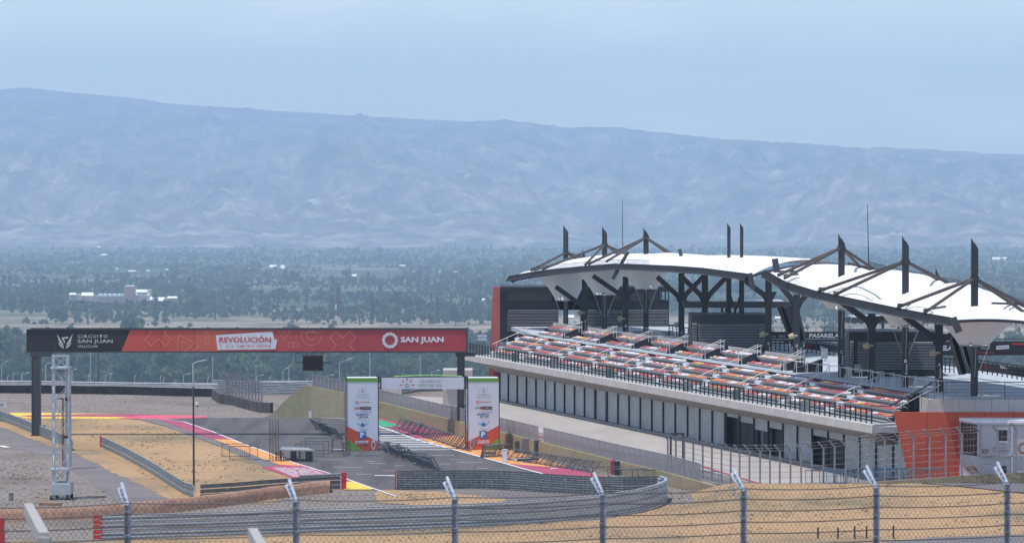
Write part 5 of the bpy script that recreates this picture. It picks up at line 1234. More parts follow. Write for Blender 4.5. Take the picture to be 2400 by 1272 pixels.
winged(ct, cf, 2309, 1055, .46, M_clogo); btext(ct,'CIRCUITO',2324,2357,1047,1051,283.05,M_clogo,0); btext(ct,'SAN JUAN',2324,2362,1053,1058.5,283.05,M_clogo,.01); spiral(ct, cf, 2399, 1050, 14, M_clogo); btext(ct,'SAN JUAN',2377,2420,1061,1068,283.05,M_clogo,.03)
for k in range(9): MB().tube(PD(2262+k*3, 1090+4*math.sin(k), 283.0), PD(2270+k*3, 1108-3*math.cos(k), 283.0), .03, 5).build('printed_scroll', M_clogo, ct)

M_wire = mat('steel_wire', (.115,.115,.13), .5, metal=.4); M_fp = mat('galvanised_post', (.28,.29,.31), .45, metal=.35, var=.12)
def debris(label, pts, arm, wires, m=M_fp, w_=.16, wr=.016, mesh=None, group=None):
    """pts: (x, y_knee, D, y_base); arm: offset vector of the bent top"""
    c = PD(pts[len(pts)//2][0], pts[len(pts)//2][1], pts[len(pts)//2][2]); root = thing('debris_fence', label, 'fence', Vector((c.x,c.y,0)))
    arms = []
    for (x, yk, D, yb) in pts:
        b_, k, = PD(x, yb, D), PD(x, yk, D); k.x = b_.x; t_ = k + Vector(arm); arms.append((b_, k, t_))
        mb = MB(); mb.bar(b_, k, w_, w_*.8, up=(0,1,0)); mb.bar(k+Vector((0,0,-.05)), t_, w_*.95, w_*.7, up=(0,1,0)); mb.build('post', m, root)
    for f_ in wires:
        mb = MB()
        for (b0,k0,t0),(b1,k1,t1) in zip(arms[:-1], arms[1:]):
            if f_ <= 1: p, q = b0.lerp(k0,f_), b1.lerp(k1,f_)
            else: p, q = k0.lerp(t0,f_-1), k1.lerp(t1,f_-1)
            mid = (p+q)/2 + Vector((0,0,-.03)); mb.tube(p, mid, wr, 4, cap=False).tube(mid, q, wr, 4, cap=False)
        mb.build('cable', M_wire, root)
    if mesh is not None:
        mb = MB()
        for (b0,k0,t0),(b1,k1,t1) in zip(arms[:-1], arms[1:]):
            nc = max(1,int(mesh))
            mb.quad(b0, b1, k1, k0); mb.quad(k0, k1, t1, t0)
        mb.build('wire_mesh', M_cl, root)
    return root
M_cl = mat('chain_link_far', (.27,.27,.29), .6, metal=.3, alpha=.16)
kx = [1565,1584,1604,1625,1647,1668.5,1691,1712.5,1733.5,1756.5,1781.5,1804.6,1827.6,1852.7,1877.7,1902.8,1930,1956,1982,2011.6,2043,2073.5,2107.8,2141.2,2178.9,2216.5,2254.2,2298,2337.8,2381.7,2428]
ky = [1028,1031,1033,1038,1043,1047,1050,1053,1055,1055,1055,1055,1055,1053,1052,1050,1048,1045,1042,1037,1033,1030,1026,1023,1020,1017,1014,1012,1009,1004,1001]
def kD(x): return interp(x, [1565,1735,2000,2430], [300,285,281.6,280.6])
def kB(x): return interp(x, [1565,1735,1980,2065,2430], [1106,1140,1138,1128,1103])
debris('tall debris fence with bent tops curving past the red wall and the container office', [(x,y,kD(x),kB(x)) for x,y in zip(kx,ky)], (-.42,-.15,.42), [.1,.25,.4,.55,.7,.85,1,1.45,1.95], w_=.125, wr=.012)
pts = [(515+i*7.6, interp(i,[0,14],[877,905]), interp(i,[0,14],[405,385]), interp(i,[0,14],[934,962])) for i in range(14)]
debris('tall debris fence with bent tops above the grey tyre wall on the left', pts, (-.35,0,.45), [.1,.25,.4,.55,.7,.85,1,1.5,1.95], mesh=1, w_=.13)
# frame gate beside the pit wall end
gf = thing('gate_frame', 'dark rectangular gate frame standing at the near end of the pit lane fence', 'gate', PD(1588,1100,303))
for (p,q) in (((1572,1015),(1572,1106)),((1601,1015),(1601,1106)),((1572,1016),(1603,1016)),((1572,1090),(1601,1090))): MB().bar(PD(*p,303), PD(*q,303), .16).build('bar', M_brown, gf)

# crowd barriers, mostly blown over
M_cb = mat('dark_barrier_steel', (.11,.13,.155), .5, metal=.3, var=.3); M_cbb = mat('blue_barrier_steel', (.05,.14,.26), .5, metal=.2)
def barrier(m, nm, label):
    r_ = thing('crowd_barrier', label, 'crowd barrier', (0,0,0)); L2, H = 1.1, 1.1
    mb = MB(); mb.bar((-L2,0,.12),(L2,0,.12),.045).bar((-L2,0,H),(L2,0,H),.05).bar((-L2,0,0),(-L2,0,H),.05).bar((L2,0,0),(L2,0,H),.05); mb.build('frame', m, r_)
    mb = MB()
    for k in range(1,15): x = -L2+2*L2*k/15; mb.bar((x,0,.12),(x,0,H),.011)
    o = mb.build('infill_bars', m, r_); o['kind'] = 'stuff'
    for x in (-.8,.8): MB().bar((x,-.32,.03),(x,.32,.03),.05).build('foot', m, r_)
    return freeze(r_)
b0 = barrier(M_cb, 'dark', 'dark crowd barrier'); b1 = barrier(M_cbb, 'blue', 'blue crowd barrier')
b0.location = G(571,1078); b0['label'] = 'upright dark crowd barrier on the dry infield, nearer of the two'; b1.location = PD(2082,1133,281.5); b1.rotation_euler = (R(-18),0,R(6)); b1['label'] = 'blue crowd barrier leaning by the debris fence, middle of the heap'
def bput(x, y, rz, tilt=0.0, label='', src=None, group=None, side=0.0, z=0.0):
    p = G(x, y) + Vector((0,0,z)); e = (Matrix.Rotation(R(rz),4,'Z') @ Matrix.Rotation(R(side),4,'Y') @ Matrix.Rotation(R(tilt),4,'X')).to_euler()
    return dup(src or b0, p, rot=e, label=label, group=group)
bput(553,1072,2,0,'upright dark crowd barrier on the dry infield, farther of the two')
for x,y,rz,lb in ((748,1058,3,'upright dark crowd barrier left of the arch, farthest'),(738,1066,0,'upright dark crowd barrier left of the arch, middle one'),(726,1072,2,'upright dark crowd barrier left of the arch, nearest'),(862,1070,0,'low-lying dark crowd barrier before the left pillar'),(812,1068,80,'dark crowd barrier seen end-on at the corner of the left pillar'),(790,1060,70,'dark crowd barrier seen end-on left of the arch')): bput(x,y,rz,-20 if x == 862 else 0,lb)
G1 = 'barriers tipped over along the right edge of the track'
for i in range(15):
    t_ = i/14; x, y = lerp(928,1088,t_), lerp(1006,1058,t_); bput(x+4, y-1, -72, -38, 'dark barrier tipped over along the right track edge beyond the arch', group=G1)
for i in range(5): bput(1143+i*4, 1072-i*.5, 65-i*12, 25, 'dark barrier in the small heap before the right pillar', group='barriers heaped before the right pillar')
G2 = 'barriers lying beside the pit wall right of the arch'
for i in range(12):
    t_ = i/11; x, y = lerp(1190,1372,t_), lerp(1078,1106,t_); bput(x, y, -66+8*math.sin(i*2), -42, 'dark barrier lying on the crimson and orange strip by the pit wall', group=G2)
G3 = 'barriers leaning in a tight row left of the arch'
for i in range(10): bput(748+i*5.6, 1006+i*2.4, -74+9*math.sin(i*2), 34, 'dark barrier in the tight leaning row left of the arch', group=G3)
G4 = 'barriers collapsed in a long row on the track'
for i in range(20): bput(916+i*5.6, 1060+i*2.2, -70+14*math.sin(i*2.3), 36+12*math.sin(i*1.7), 'dark barrier in the long collapsed row on the track', group=G4)
G5 = 'barriers tipped behind the guard rail bend'
for i, (x,y,rz,ti) in enumerate(((1462,1128,-10,30),(1492,1130,8,-28),(1518,1131,-6,24),(1545,1133,2,-30),(1600,1137,0,-22),(1650,1138,3,-25),(1420,1124,12,25))): bput(x,y,rz,ti,'dark tipped barrier behind the guard rail bend, %s from the left' % ['second','third','fourth','fifth','sixth','last','first'][i], group=G5)
G6 = 'barriers heaped below the debris fence at the right'
for i in range(16):
    x = 1925 + i*16.5; src = b1 if 4 < i < 9 or i % 6 == 3 else b0
    p = PD(x, 1136-i*.25, 281.6+.1*(i%3)); e = (Matrix.Rotation(R(4*math.sin(i*3)),4,'Z') @ Matrix.Rotation(R(-20-8*math.sin(i)),4,'X')).to_euler()
    dup(src, p, rot=e, label=('blue' if src is b1 else 'dark') + ' crowd barrier in the heap under the debris fence by the red wall', group=G6)

# small stage, rusty lattice, scraps
M_rust = mat('rusty_steel', (.13,.085,.065), .8, var=.3); M_stage = mat('stage_top_grey', (.24,.27,.28), .7, scale=2, var=.2); M_legg = mat('dark_green_leg', (.05,.10,.07), .6)
st = thing('low_stage', 'low grey stage deck on dark legs standing at the left edge of the track', 'stage', G(695,1083))
o_ = G(640,1080); p_ = G(738,1083); q = Vector((.35,3.2,0))
z = .92
MB().prism([G(655,1081)+Vector((0,0,z-.06)), G(739,1083)+Vector((0,0,z-.06)), G(739,1083)+Vector((-.8,3.0,z-.06)), G(655,1081)+Vector((0,3,z-.06))], .08).build('deck', M_stage, st)
for (x, y, m) in ((659,1082,M_tyre),(684,1083,M_tyre),(690,1083,M_tyre),(694,1083,M_legg),(704,1083,M_legg),(721,1083,M_tyre),(728,1083,M_brown),(736,1083,M_stage)): b_ = G(x,y)
for (x, y, m, dy) in [(a[0],a[1],a[2],e_) for a in ((659,1082,M_tyre),(684,1083,M_tyre),(689,1083,M_tyre),(694,1083,M_tyre),(703,1083,M_legg),(720,1083,M_tyre),(726,1083,M_tyre),(731,1083,M_brown),(736,1083,M_stage)) for e_ in (0, 2.6)]:
    b_ = G(x,y); MB().box(b_.x-.05-.2*dy/2.6,b_.x+.05-.2*dy/2.6,b_.y+dy-.05,b_.y+dy+.05,0,z-.07).build('leg', m, st)
lt = thing('lattice_mast', 'two thin rusty lattice uprights standing behind the low stage', 'lattice mast', G(642,1081))
for x0, x1 in ((632,640),(645,653)):
    mb = MB(); sc = (1081-385)/23.0; pb = G(642,1081); f2 = lambda x, y, d=0: Vector((pb.x+(x-642)/sc, pb.y+d, (1081-y)/sc))
    for x in (x0,x1): mb.bar(f2(x,1081), f2(x,981), .045)
    for k in range(13): y = 983+k*7.5; mb.bar(f2(x0,y), f2(x1,y+4), .03); mb.bar(f2(x1,y+4), f2(x0,y+7.5), .03)
    mb.build('upright', M_rust, lt)
mb = MB()
for (a,b_) in (((622,1078),(655,1080)),((645,1060),(665,1064)),((645,1072),(672,1070)),((648,1056),(648,1081)),((656,1058),(656,1081)),((664,1060),(664,1081))): mb.bar(f2(*a), f2(*b_), .06)
mb.build('base_frame', M_rust, lt)
for i,(x,y,w_,h,m,lb) in enumerate(((606,1077,.7,.12,M_galv_l,'pale flat slab lying left of the rusty lattice'),(622,1080,.6,.1,M_galv_l,'small pale slab lying at the foot of the rusty lattice'),(792,1054,1.1,.06,M_wprint,'white sheet lying on the track left of the arch'),(1147,1065,.9,.22,M_stage,'small grey block on the orange strip near the right pillar'),(1183,1083,.35,1.0,M_wb,'white leaning board among the fallen barriers'),(1371,1101,.2,.35,M_galv_l,'small grey post stub on the crimson strip by the pit wall'),(972,1091,.35,.18,M_stage,'small pale bag beside the collapsed barriers'),(1299,1100,.5,.1,M_wprint,'white scrap on the crimson strip'),(788,1023,.6,.12,mat('tan_sack',(.5,.4,.28)),'tan sack below the tight row of barriers'),(447,1156,.5,.5,M_wprint,'white capped drum at the foot of the camera pole'),(26,1172,.2,.5,M_galv_d,'short grey stake in the gravel at the far left'),(104,1022,.3,1.0,M_galv_l,'pale meter box beside the gantry post'))):
    o = MB().box(-w_/2,w_/2,-.2,.2,0,h).box(-w_/2*.9,w_/2*.9,-.22,.22,h,h+.02).build('scrap_'+('board' if h > .5 else 'slab') if i not in (9,10,11) else ('drum','stake','meter_box')[i-9], m, None, loc=(0,0,0)); o.location = G(x,y); o.rotation_euler = (0,0,.2*math.sin(i*3)); tag(o, lb, ('board' if h > .5 else 'slab') if i not in (9,10,11) else ('drum','stake','box')[i-9])
cv = thing('open_cabinet', 'dark cabinet with a half-open grey door against the tan pit wall', 'cabinet', G(1220,1061))
MB().obox(G(1212,1062)+Vector((0,.0,.5)), (.22,0,0), (0,.25,0), (0,0,.5)).build('cabinet_body', M_tyre_g, cv); MB().obox(G(1231,1063)+Vector((0,-.2,.62)), (.33,.05,.0), (.0,.03,0), (.1,0,.6)).build('cabinet_door', M_galv_d, cv)
ds = thing('fallen_sign', 'dark flat sign lying tilted on the orange strip beside the pit wall', 'sign', G(1232,1078))
MB().prism([G(1203,1073,.25), G(1210,1079,.1), G(1262,1077,.1), G(1262,1071,.35)], .06).build('sign_board', M_bb, ds); MB().bar(G(1205,1074,.36), G(1262,1071.5,.42), .05).bar(G(1204,1073.5,.36), G(1211,1079,.22), .06).build('sign_edge', M_wprint, ds)

# pit stand of pale concrete under the right gantry post, distance board, kiosk
pk = thing('concrete_stand', 'pale concrete stand with wide top slab under the right gantry post', 'concrete stand', G(1060,955))
bx(pk,'pedestal',1038,1078,912,953,379,3,M_beige); bx(pk,'top_slab',1038,1107,867,884,378.6,4,M_beige); bx(pk,'core',1042,1076,884,912,379.3,2,M_beige)
for x in (1082,1086): bx(pk,'post',x,x+3,884,955,379.5,.4,M_dark)
sg = thing('distance_board', 'white distance board reading 60 cut off by the left edge', 'sign', PD(2,962,372))
MB().quad(PD(-18,954,372), PD(14,954,372), PD(14,942,372), PD(-18,942,372)).build('board', M_wprint, sg); btext(sg,'60',-6,8.5,944.5,951.5,371.8,M_kp,.02); bx(sg,'post',-2,0,954,966,372.1,.1,M_galv)
o = MB().box(-.5,.5,-.4,.4,0,1.0).box(-.55,.55,-.45,.45,1.0,1.06).build('white_tank', M_wprint, None, loc=(0,0,0)); o.location = PD(1130,797,900); o.scale = (2,2,1.0); tag(o, 'small pale tank among the trees left of the red wing wall', 'tank')

# stakes in the dry grass at the bottom right, pale kerb behind them
M_stake = mat('dark_stake', (.05,.035,.03), .8)
for i, (x, y) in enumerate(((1917,1262),(1964,1263),(2003,1259),(2031,1259),(2094,1258))):
    D = 246; b_ = PD(x, y, D); o = MB().box(-.05,.05,-.05,.05,-.3,.72).build('stake', M_stake, None, loc=(0,0,0)); o.location = b_; tag(o, 'dark stake in the dry grass, %s from the left' % ['first','second','third','fourth','fifth'][i], 'stake', 'stakes in the dry grass')

# ---------------------------------------------------------------- near spectator fence
M_post = mat('near_post_galvanised', (.33,.35,.40), .45, metal=.35, scale=9, var=.25); M_arm = mat('near_arm_bright', (.72,.75,.80), .35, metal=.25, scale=14, var=.2)
NP = [(-110,1190,70.5),(299,1180,72),(694,1172,73),(1066,1166,74),(1413,1156,75.3),(1743,1146,76.8),(2054,1139,78.4),(2361,1131,80),(2660,1122,82)]
nf = thing('spectator_fence', 'near chain link fence of grey posts with bright bent tops and sagging cables', 'fence', PD(1200,1272,75))
pa = []
for (x, y, D) in NP:
    k = PD(x, y, D); b_ = Vector((k.x, k.y, hill(D, k.x)-.2)); sc = D/F
    up_ = Vector((-interp(x,[300,1700],[17,25])*sc, .10, 44*sc)); t_ = k + up_
    mb = MB(); w_ = .058
    mb.box(k.x-w_,k.x+w_,D-.012,D+.012,b_.z,k.z); mb.box(k.x-w_,k.x-w_+.018,D-.05,D+.05,b_.z,k.z); mb.box(k.x+w_-.04,k.x+w_,D-.055,D+.055,b_.z,k.z)
    z = k.z-.15
    while z > b_.z: mb.box(k.x-w_-.01,k.x+w_,D-.07,D-.05,z,z+.03); z -= .42
    pl = mb.build('post', M_post, nf)
    mb = MB(); d = up_.normalized(); side = Vector((1,0,0)); mb.bar(k+Vector((.015,0,-.03)), t_+Vector((.02,0,.04)), .05, .09, up=(0,1,0)).bar(k+Vector((-.022,-.02,-.03)), t_+Vector((-.028,-.02,-.06)), .062, .06, up=(0,1,0))
    ar = mb.build('bent_top', M_arm, pl)
    mb = MB()
    for f_ in (.3,.5,.75): q_ = k.lerp(t_, f_); mb.box(q_.x-.045,q_.x+.0,q_.y-.07,q_.y-.05,q_.z-.025,q_.z+.02)
    mb.build('bracket_bolts', M_post, pl)
    pa.append((k, t_, b_))
def sagline(P, r, sag, m, n=8):
    mb = MB()
    for a, b_ in zip(P[:-1], P[1:]):
        pr = None
        for i in range(n+1):
            t_ = i/n; q_ = a.lerp(b_, t_) - Vector((0,0,sag*4*t_*(1-t_)))
            if pr is not None: mb.tube(pr, q_, r, 4, cap=False)
            pr = q_
    return mb.build('cable', m, nf)
for j, dz in enumerate((.02,-.18,-.40,-.62,-.84,-1.06,-1.28)): sagline([k+Vector((0,-.07,dz)) for k,_,_ in pa], .010, .045-.006*j, M_wire)
mb = MB()                                   # chain link as real wires
tot = 0; step = .105
for (k0,_,b0_),(k1,_,b1_) in zip(pa[:-1], pa[1:]):
    L_ = (k1-k0).length; u = (k1-k0)/L_; H = 1.55; n = int(L_/step)
    for sgn in (1,-1):
        for i in range(-int(H/step*1.0), n+int(H/step*1.0)+1):
            x0 = i*step; x1 = x0 + sgn*H*.85; t0, t1 = 0.0, 1.0
            dx = x1-x0
            ta, tb = sorted(((0-x0)/dx, (L_-x0)/dx)); t0 = max(t0, ta); t1 = min(t1, tb)
            if t1-t0 < .02: continue
            p = k0 + u*(x0+dx*t0) + Vector((0,-.04,.10-H*t0)); q = k0 + u*(x0+dx*t1) + Vector((0,-.04,.10-H*t1))
            mb.tube(p, q, .0028, 3, cap=False)
o = mb.build('chain_link', M_wire, nf); o['kind'] = 'stuff'
# pale concrete rails close to the camera, bottom left
M_cpost = mat('pale_concrete_beam', (.36,.345,.33), .8, scale=12, var=.15)
for (p, q, D0, D1, lb) in (((66,1192),(103,1262),46,40,'blurred pale concrete post with sloping top near the bottom left corner'),((592,1250),(620,1300),44,40,'blurred pale concrete stub at the bottom edge right of the first near posts')):
    a, b_ = PD(*p, D0), PD(*q, D1); r_ = thing('concrete_post', lb, 'concrete post', Vector((b_.x,b_.y,hill(D1,0))))
    MB().bar(a, b_, .10, .13).build('sloping_arm', M_cpost, r_); MB().box(b_.x-.055,b_.x+.065,b_.y-.08,b_.y+.08,hill(D1,0),b_.z+.02).build('upright', M_cpost, r_)

# ---------------------------------------------------------------- trees of the valley
def tree_shape(seed, kind):
    rnd = random.Random(seed); V, Fc = [], []
    if kind == 'poplar': H, W, n = 1.0, .13, 60
    elif kind == 'round': H, W, n = 1.0, .44, 90
    else: H, W, n = 1.0, .32, 70
    lobes = [(rnd.uniform(-.5,.5)*W, rnd.uniform(-.5,.5)*W, rnd.uniform(.42,.78), rnd.uniform(.5,.8)) for _ in range(5)]
    for i in range(n):
        if kind == 'poplar':
            z = rnd.random()**.9; r = W*(math.sin(math.pi*min(1, .12+z*.88))**.6)*rnd.uniform(.3,1); a = rnd.uniform(0,6.283); c = Vector((r*math.cos(a), r*math.sin(a), .08+.9*z)); s = .085
        else:
            lx_, ly, lz, lr = rnd.choice(lobes); d = Vector((rnd.gauss(0,1), rnd.gauss(0,1), rnd.gauss(0,1))).normalized()*rnd.uniform(.55,1)
            c = Vector((lx_+d.x*W*lr, ly+d.y*W*lr, lz+d.z*.30*lr)); s = .115
            if c.z < .1: c.z = rnd.uniform(.1,.3)
        a = Vector((rnd.gauss(0,1), rnd.gauss(0,1), rnd.gauss(0,.8))).normalized(); b_ = a.cross(Vector((rnd.gauss(0,1), rnd.gauss(0,1), rnd.gauss(0,1)))).normalized()
        a *= s*rnd.uniform(.7,1.3); b_ *= s*rnd.uniform(.7,1.3); k = len(V)
        V += [c-a-b_*.3, c+b_, c+a-b_*.4, c-b_*.9]; Fc += [(k,k+1,k+2,k+3)]
    return V, Fc
KIND = {'poplar':['poplar']*3, 'round':['round']*5, 'loose':['loose']*4}
TM = [mat('foliage_dark', (.052,.080,.040), .9, scale=.4, var=.35, spec=.1), mat('foliage_mid', (.078,.115,.052), .9, scale=.4, var=.35, spec=.1), mat('foliage_olive', (.115,.135,.070), .9, scale=.4, var=.3, spec=.1), mat('foliage_light', (.135,.175,.08), .9, scale=.4, var=.3, spec=.1)]
M_trunk = mat('bark', (.12,.09,.07), .9)
SH = []
for i, k in enumerate(['poplar','poplar','round','round','round','loose','loose','poplar']): SH.append((k,)+tree_shape(40+i, k))
def trunk_mesh():
    mb = MB(); mb.tube((0,0,0),(0,0,.42),.028,6,.014); 
    for a in (0,2.1,4.2): mb.tube((0,0,.32),(.16*math.cos(a),.16*math.sin(a),.55),.012,4,.006)
    return mb
for _mm in TM:                               # leaves let part of the light through
    _nt = _mm.node_tree; _b = _nt.nodes['Principled BSDF']; _tr = _nt.nodes.new('ShaderNodeBsdfTranslucent'); _mx = _nt.nodes.new('ShaderNodeMixShader'); _mx.inputs[0].default_value = .5
    _nt.links.new(_b.inputs['Base Color'].links[0].from_socket, _tr.inputs[0]); _o = _nt.nodes['Material Output']
    _nt.links.new(_b.outputs[0], _mx.inputs[1]); _nt.links.new(_tr.outputs[0], _mx.inputs[2]); _nt.links.new(_mx.outputs[0], _o.inputs['Surface'])
_t = trunk_mesh().build('trunk', M_trunk, None, loc=(0,0,0)); TRM = _t.data; bpy.data.objects.remove(_t)
CRM = {}
def crown_mesh(i, m):
    if (i,m) not in CRM:
        mb = MB(); mb.add(SH[i][1], SH[i][2]); o = mb.build('crown', TM[m], None, loc=(0,0,0)); CRM[i,m] = o.data; bpy.data.objects.remove(o)
    return CRM[i,m]
rnd = random.Random(99); trees = []
def density(X, D):
    return noise.noise(Vector((X*.0045, D*.0021, 1.7))) 
def put(D, spread=1.0, open_=-.12):
    hw = 1330/F*D*spread; n = 0
D = 2600.0
while D < 12800:
    bare = 3540 < D < 4060
    hw = 1300/F*D; X = -hw; gap = 3.6 + D*.0009
    row_shift = rnd.uniform(-.3,.3)
    rk = rnd.random()
    while X < hw:
        X += rnd.uniform(.5,1.7)*gap
        dn = density(X, D) + .25*noise.noise(Vector((X*.02, D*.004, 7)))
        if bare and rnd.random() > (.04 if dn < .15 else .22): continue
        if not bare and dn < (-.26 + (.08 if D > 4060 else -.3)): continue
        i = rnd.choice([0,1,7]) if (rnd.random() < .07 or (rk < .16 and dn > .1)) else rnd.choice([2,3,4,5,6])
        hgt = rnd.uniform(9,17) if i in (0,1,7) else rnd.choice([rnd.uniform(3.5,7), rnd.uniform(5,12), rnd.uniform(8,15)])*(1+.5*max(0,dn))
        if bare: hgt *= .5
        elif D < 3560: hgt *= 1.3*(1.6 if rnd.random() < .12 else 1)
        elif rnd.random() < .08: hgt *= 1.6
        trees.append((X, D+rnd.uniform(-.4,.4)*D*.012, hgt, i, rnd.choices([0,1,2,3],[.30,.34,.24,.12])[0], rnd.uniform(0,6.28)))
    D *= 1.0145 if not bare else 1.02
# chosen rows: poplars around the winery and along field edges
for (x0,x1,y,n,h) in ((84,90,890,1,34),(140,168,886,4,40),(232,262,884,4,36),(312,332,888,4,38),(366,378,886,2,34),(392,402,884,2,36),(500,524,880,4,40),(560,640,876,9,34),(880,900,884,3,40),(938,950,880,2,30),(0,60,868,7,40),(176,210,862,5,38),(430,490,862,8,36),(650,700,866,6,40),(740,800,870,7,36),(1100,1140,880,4,44),(50,85,722,7,30),(96,150,722,8,26),(222,228,720,1,30),(268,272,722,1,26),(295,305,722,3,27),(333,340,723,2,30),(360,368,723,2,32),(392,400,722,1,24),(415,470,726,14,20),(700,760,664,16,14),(780,800,722,5,30),(925,940,712,3,36),(1010,1130,720,12,24),(480,560,660,16,14)):
    D = float(np.interp(y, [575,597,625,660,700,735,790,870,900], [14000,11000,8500,6500,5150,4400,3560,2950,2700]))
    for k in range(n):
        x = lerp(x0,x1,(k+.5)/n)+rnd.uniform(-2,2); trees.append(((x-1200)/F*D, D, h*D/F*rnd.uniform(.8,1.15), rnd.choice([0,1,7]), 0, rnd.uniform(0,6)))
trees.sort(key=lambda t: -t[2]/t[1] if abs(t[0]/t[1]*F) < 1210 else 0)
def inview(t):
    x = 1200+t[0]/t[1]*F; y = 385+(CAMZ-zdist(t[1]))/t[1]*F
    if not (0 < x < 2400): return False
    if x > 1150 and y > 690: return False
    if 60 < x < 1096 and 770 < y < 850: return False
    return y < 925
near_t = [t for t in trees if inview(t)][:300]; ns = set(id(t) for t in near_t); rest = [t for t in trees if id(t) not in ns]
names = {'poplar':('poplar_tree','poplar'), 'round':('broadleaf_tree','tree'), 'loose':('shade_tree','tree')}
tone = ['very dark green','mid green','olive green','pale green']
def where(x, D):
    a = ['near the left edge','above the lattice tower','below the winery','above the camera pole','above the tall mesh fence','by the radio mast','beyond the arch','left of the red wing','behind the far masts','behind the plain masts','behind the near masts'][int(np.searchsorted([110,240,400,520,700,840,980,1160,1580,1900], x))]
    return ('just past the circuit, ' if D < 3100 else '') + a
for (X, D, h, i, m, rz) in near_t:
    k = SH[i][0]; nm, ct_ = names[k]; x = 1200+X/D*F; r_ = thing(nm, '%s %s %s' % (tone[m], {'poplar':'slender poplar','round':'bushy rounded tree','loose':'loose spreading tree'}[k], where(x, D)), ct_, (X, D, zdist(D)-.2), rz, 'trees of the valley')
    for nme, me in (('trunk', TRM), ('crown', crown_mesh(i, m))):
        o = bpy.data.objects.new(nme, me); C.objects.link(o); o.parent = r_; o.scale = (h,h,h) if nme == 'crown' else (h,h,h)
NVs = []; NFs = []; NMs = []; off = 0
SA = [(np.array([list(v) for v in s[1]]), np.array(s[2])) for s in SH]
far_sel = {}
for (X, D, h, i, m, rz) in rest:
    v, fc = SA[i]
    if D > 6500: fc = fc[::2]; v = v; sc = 1.25
    else: sc = 1.0
    if D > 6500: idx_ = np.concatenate([np.arange(q[0], q[0]+4) for q in fc]); vv = v[idx_].copy(); fcn = np.arange(len(idx_)).reshape(-1,4)
    else: vv = v.copy(); fcn = fc
    c, s = math.cos(rz), math.sin(rz); w2 = vv.copy(); w2[:,0] = (vv[:,0]*c - vv[:,1]*s)*h*sc + X; w2[:,1] = (vv[:,0]*s + vv[:,1]*c)*h*sc + D; w2[:,2] = vv[:,2]*h + zdist(D) - .2
    NVs.append(w2); NFs.append(fcn+off); NMs.append(np.full(len(fcn), m)); off += len(w2)
V_ = np.concatenate(NVs); F_ = np.concatenate(NFs); Mi = np.concatenate(NMs)
me = bpy.data.meshes.new('woodland'); me.vertices.add(len(V_)); me.vertices.foreach_set('co', V_.ravel()); me.loops.add(F_.size); me.loops.foreach_set('vertex_index', F_.ravel().astype(np.int32))
me.polygons.add(len(F_)); me.polygons.foreach_set('loop_start', (np.arange(len(F_))*4).astype(np.int32)); me.polygons.foreach_set('loop_total', np.full(len(F_),4,dtype=np.int32)); me.polygons.foreach_set('material_index', Mi.astype(np.int32))
for m in TM: me.materials.append(m)
me.update(); o = bpy.data.objects.new('woodland', me); C.objects.link(o); tag(o, 'mass of distant trees covering the valley floor', 'trees', kind='stuff')
print('trees', len(trees), 'woodland faces', len(F_))

# winery and far buildings
def yD(y): return float(np.interp(y, [575,597,625,660,700,735,790,870], [14000,11000,8500,6500,5150,4400,3560,2950]))
def rfx(root, name, x0, x1, y0, y1, D, dep, m):
    a, b_, c, d = PD(x0,y1,D), PD(x1,y1,D), PD(x1-.5,y0,D+dep*.5), PD(x0+.5,y0,D+dep*.5); e, f_ = PD(x1,y1,D)+Vector((0,dep,0)), PD(x0,y1,D)+Vector((0,dep,0))
    return MB().add([a,b_,c,d,e,f_],[(0,1,2,3),(3,2,4,5),(0,3,5),(1,4,2)]).build(name, m, root)
M_fw = mat('far_white_roof', (.85,.86,.88), .5); M_fp2 = mat('far_pale_wall', (.50,.44,.40), .8); M_fpk = mat('far_pink_wall', (.36,.24,.22), .8); M_fr = mat('far_metal_roof', (.62,.70,.76), .4, metal=.2)
wn = thing('winery', 'pale winery with a square pink tower, vaulted roofs and white sheds among poplars', 'building', PD(290,715,4700))
def fbx(root, name, x0, x1, y0, y1, D, dep, m): return bx(root, name, x0, x1, y0, y1, D, dep, m)
fbx(wn,'tower',290,318,671,712,4700,14,M_fpk); fbx(wn,'tower_cap',294,314,669,671.5,4701,12,M_fw)
fbx(wn,'wall',162,192,690,703,4700,25,M_fp2); fbx(wn,'wall',192,220,690,705,4720,20,M_fp2); fbx(wn,'wall',222,292,694,708,4710,25,M_fp2); fbx(wn,'wall',318,352,680,705,4720,25,M_fp2); fbx(wn,'wall',340,412,698,706,4705,18,M_fp2)
for k in range(6):
    cx = 225+k*11; mb = MB(); n = 8; a0 = [PD(cx+5.5-5.5*math.cos(math.pi*i/n), 695-6*math.sin(math.pi*i/n), 4708) for i in range(n+1)]; mb.strip([p+Vector((0,30,0)) for p in a0], a0); mb.poly(a0); mb.build('vault_roof', M_fr, wn)
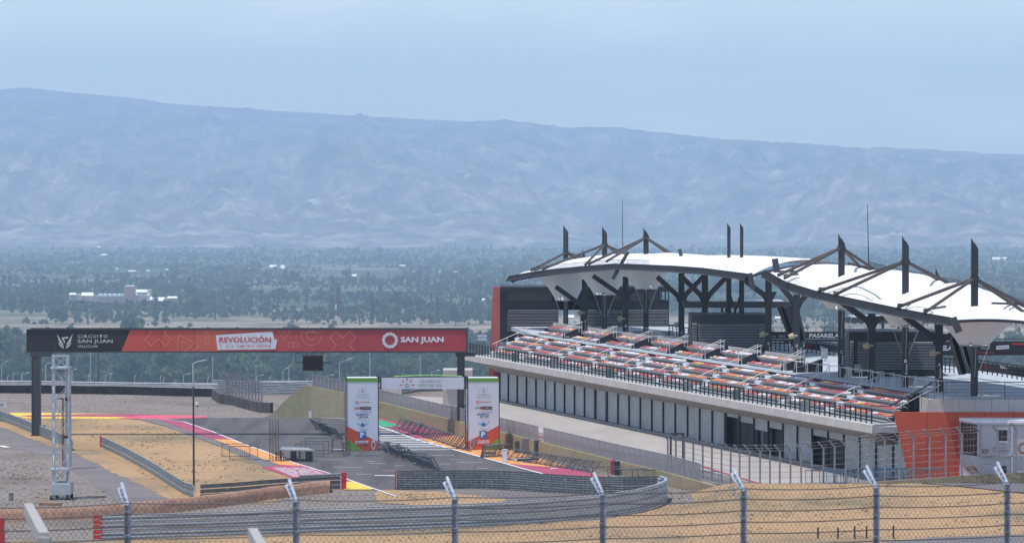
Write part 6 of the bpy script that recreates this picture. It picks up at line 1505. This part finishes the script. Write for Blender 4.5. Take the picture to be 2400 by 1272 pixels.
for (x0,x1,y0,y1,dy) in ((162,178,687,690,0),(191,219,686,692,0),(318,345,679,684,0),(318,349,687,691,0),(338,357,696,702,0),(371,386,697,704,0),(392,415,695,698,0)): rfx(wn,'shed_roof',x0,x1,y0-1,y1+.5,4690,16,M_fw)
for (x0,x1) in ((233,240),(252,258),(268,274),(168,172),(200,204)): fbx(wn,'window',x0,x1,699,703,4699,.5,M_fpk)
HS = [(632,648,621,626),(658,667,621,629),(816,836,643,646.5),(236,258,595.5,598),(228,236,577.5,579.5),(134,150,629,631),(533,541,632,634),(583,592,628,632),(575,584,634,636),(962,982,636,637),(300,318,634,636),(46,62,627,629),(1024,1032,636,637),(1063,1072,636,637),(936,950,621,623),(1386,1400,630,633),(2326,2362,603,608),(2284,2290,606,608),(1817,1835,742,745),(0,6,679,681),(37,48,686,689),(25,37,862,868),(106,118,862,870),(178,205,862,868),(340,362,869,873),(408,418,866,870),(440,450,866,872),(456,466,866,872),(1320,1345,738,744),(1500,1530,600,602),(1130,1150,700,703),(388,394,630,632),(404,412,631,633),(344,350,633,635),(272,276,629,631),(136,141,630,632),(60,66,629,630.5)]
for i, (x0,x1,y0,y1) in enumerate(HS):
    D = yD(y1+4); r_ = thing('farm_building', 'tiny white-roofed farm building far out in the valley', 'building', PD((x0+x1)/2, y1+3, D), group='far farm buildings')
    fbx(r_,'wall',x0,x1,y1-.5,y1+2,D,8,M_fp2); rfx(r_,'roof',x0-.5,x1+.5,y0-.5,y1,D-1,9,M_fw)
# red and white radio mast
rm = thing('radio_mast', 'slim red and white banded lattice radio mast rising above the red banner', 'radio mast', PD(787,800,3300))
for k in range(8):
    y0, y1 = 700+k*13, 713+k*13; w_ = lerp(.35,1.3,k/7); mb = MB(); a, b_ = PD(787,y1,3300), PD(787,y0,3300)
    for sx in (-1,1): mb.bar(a+Vector((sx*w_,0,0)), b_+Vector((sx*w_*.85,0,0)), .45)
    mb.bar(a+Vector((-w_,0,0)), b_+Vector((w_*.85,0,0)), .3).bar(a+Vector((w_,0,0)), b_+Vector((-w_*.85,0,0)), .3)
    mb.build('mast_section', M_red if k % 2 == 0 else M_fw, rm)
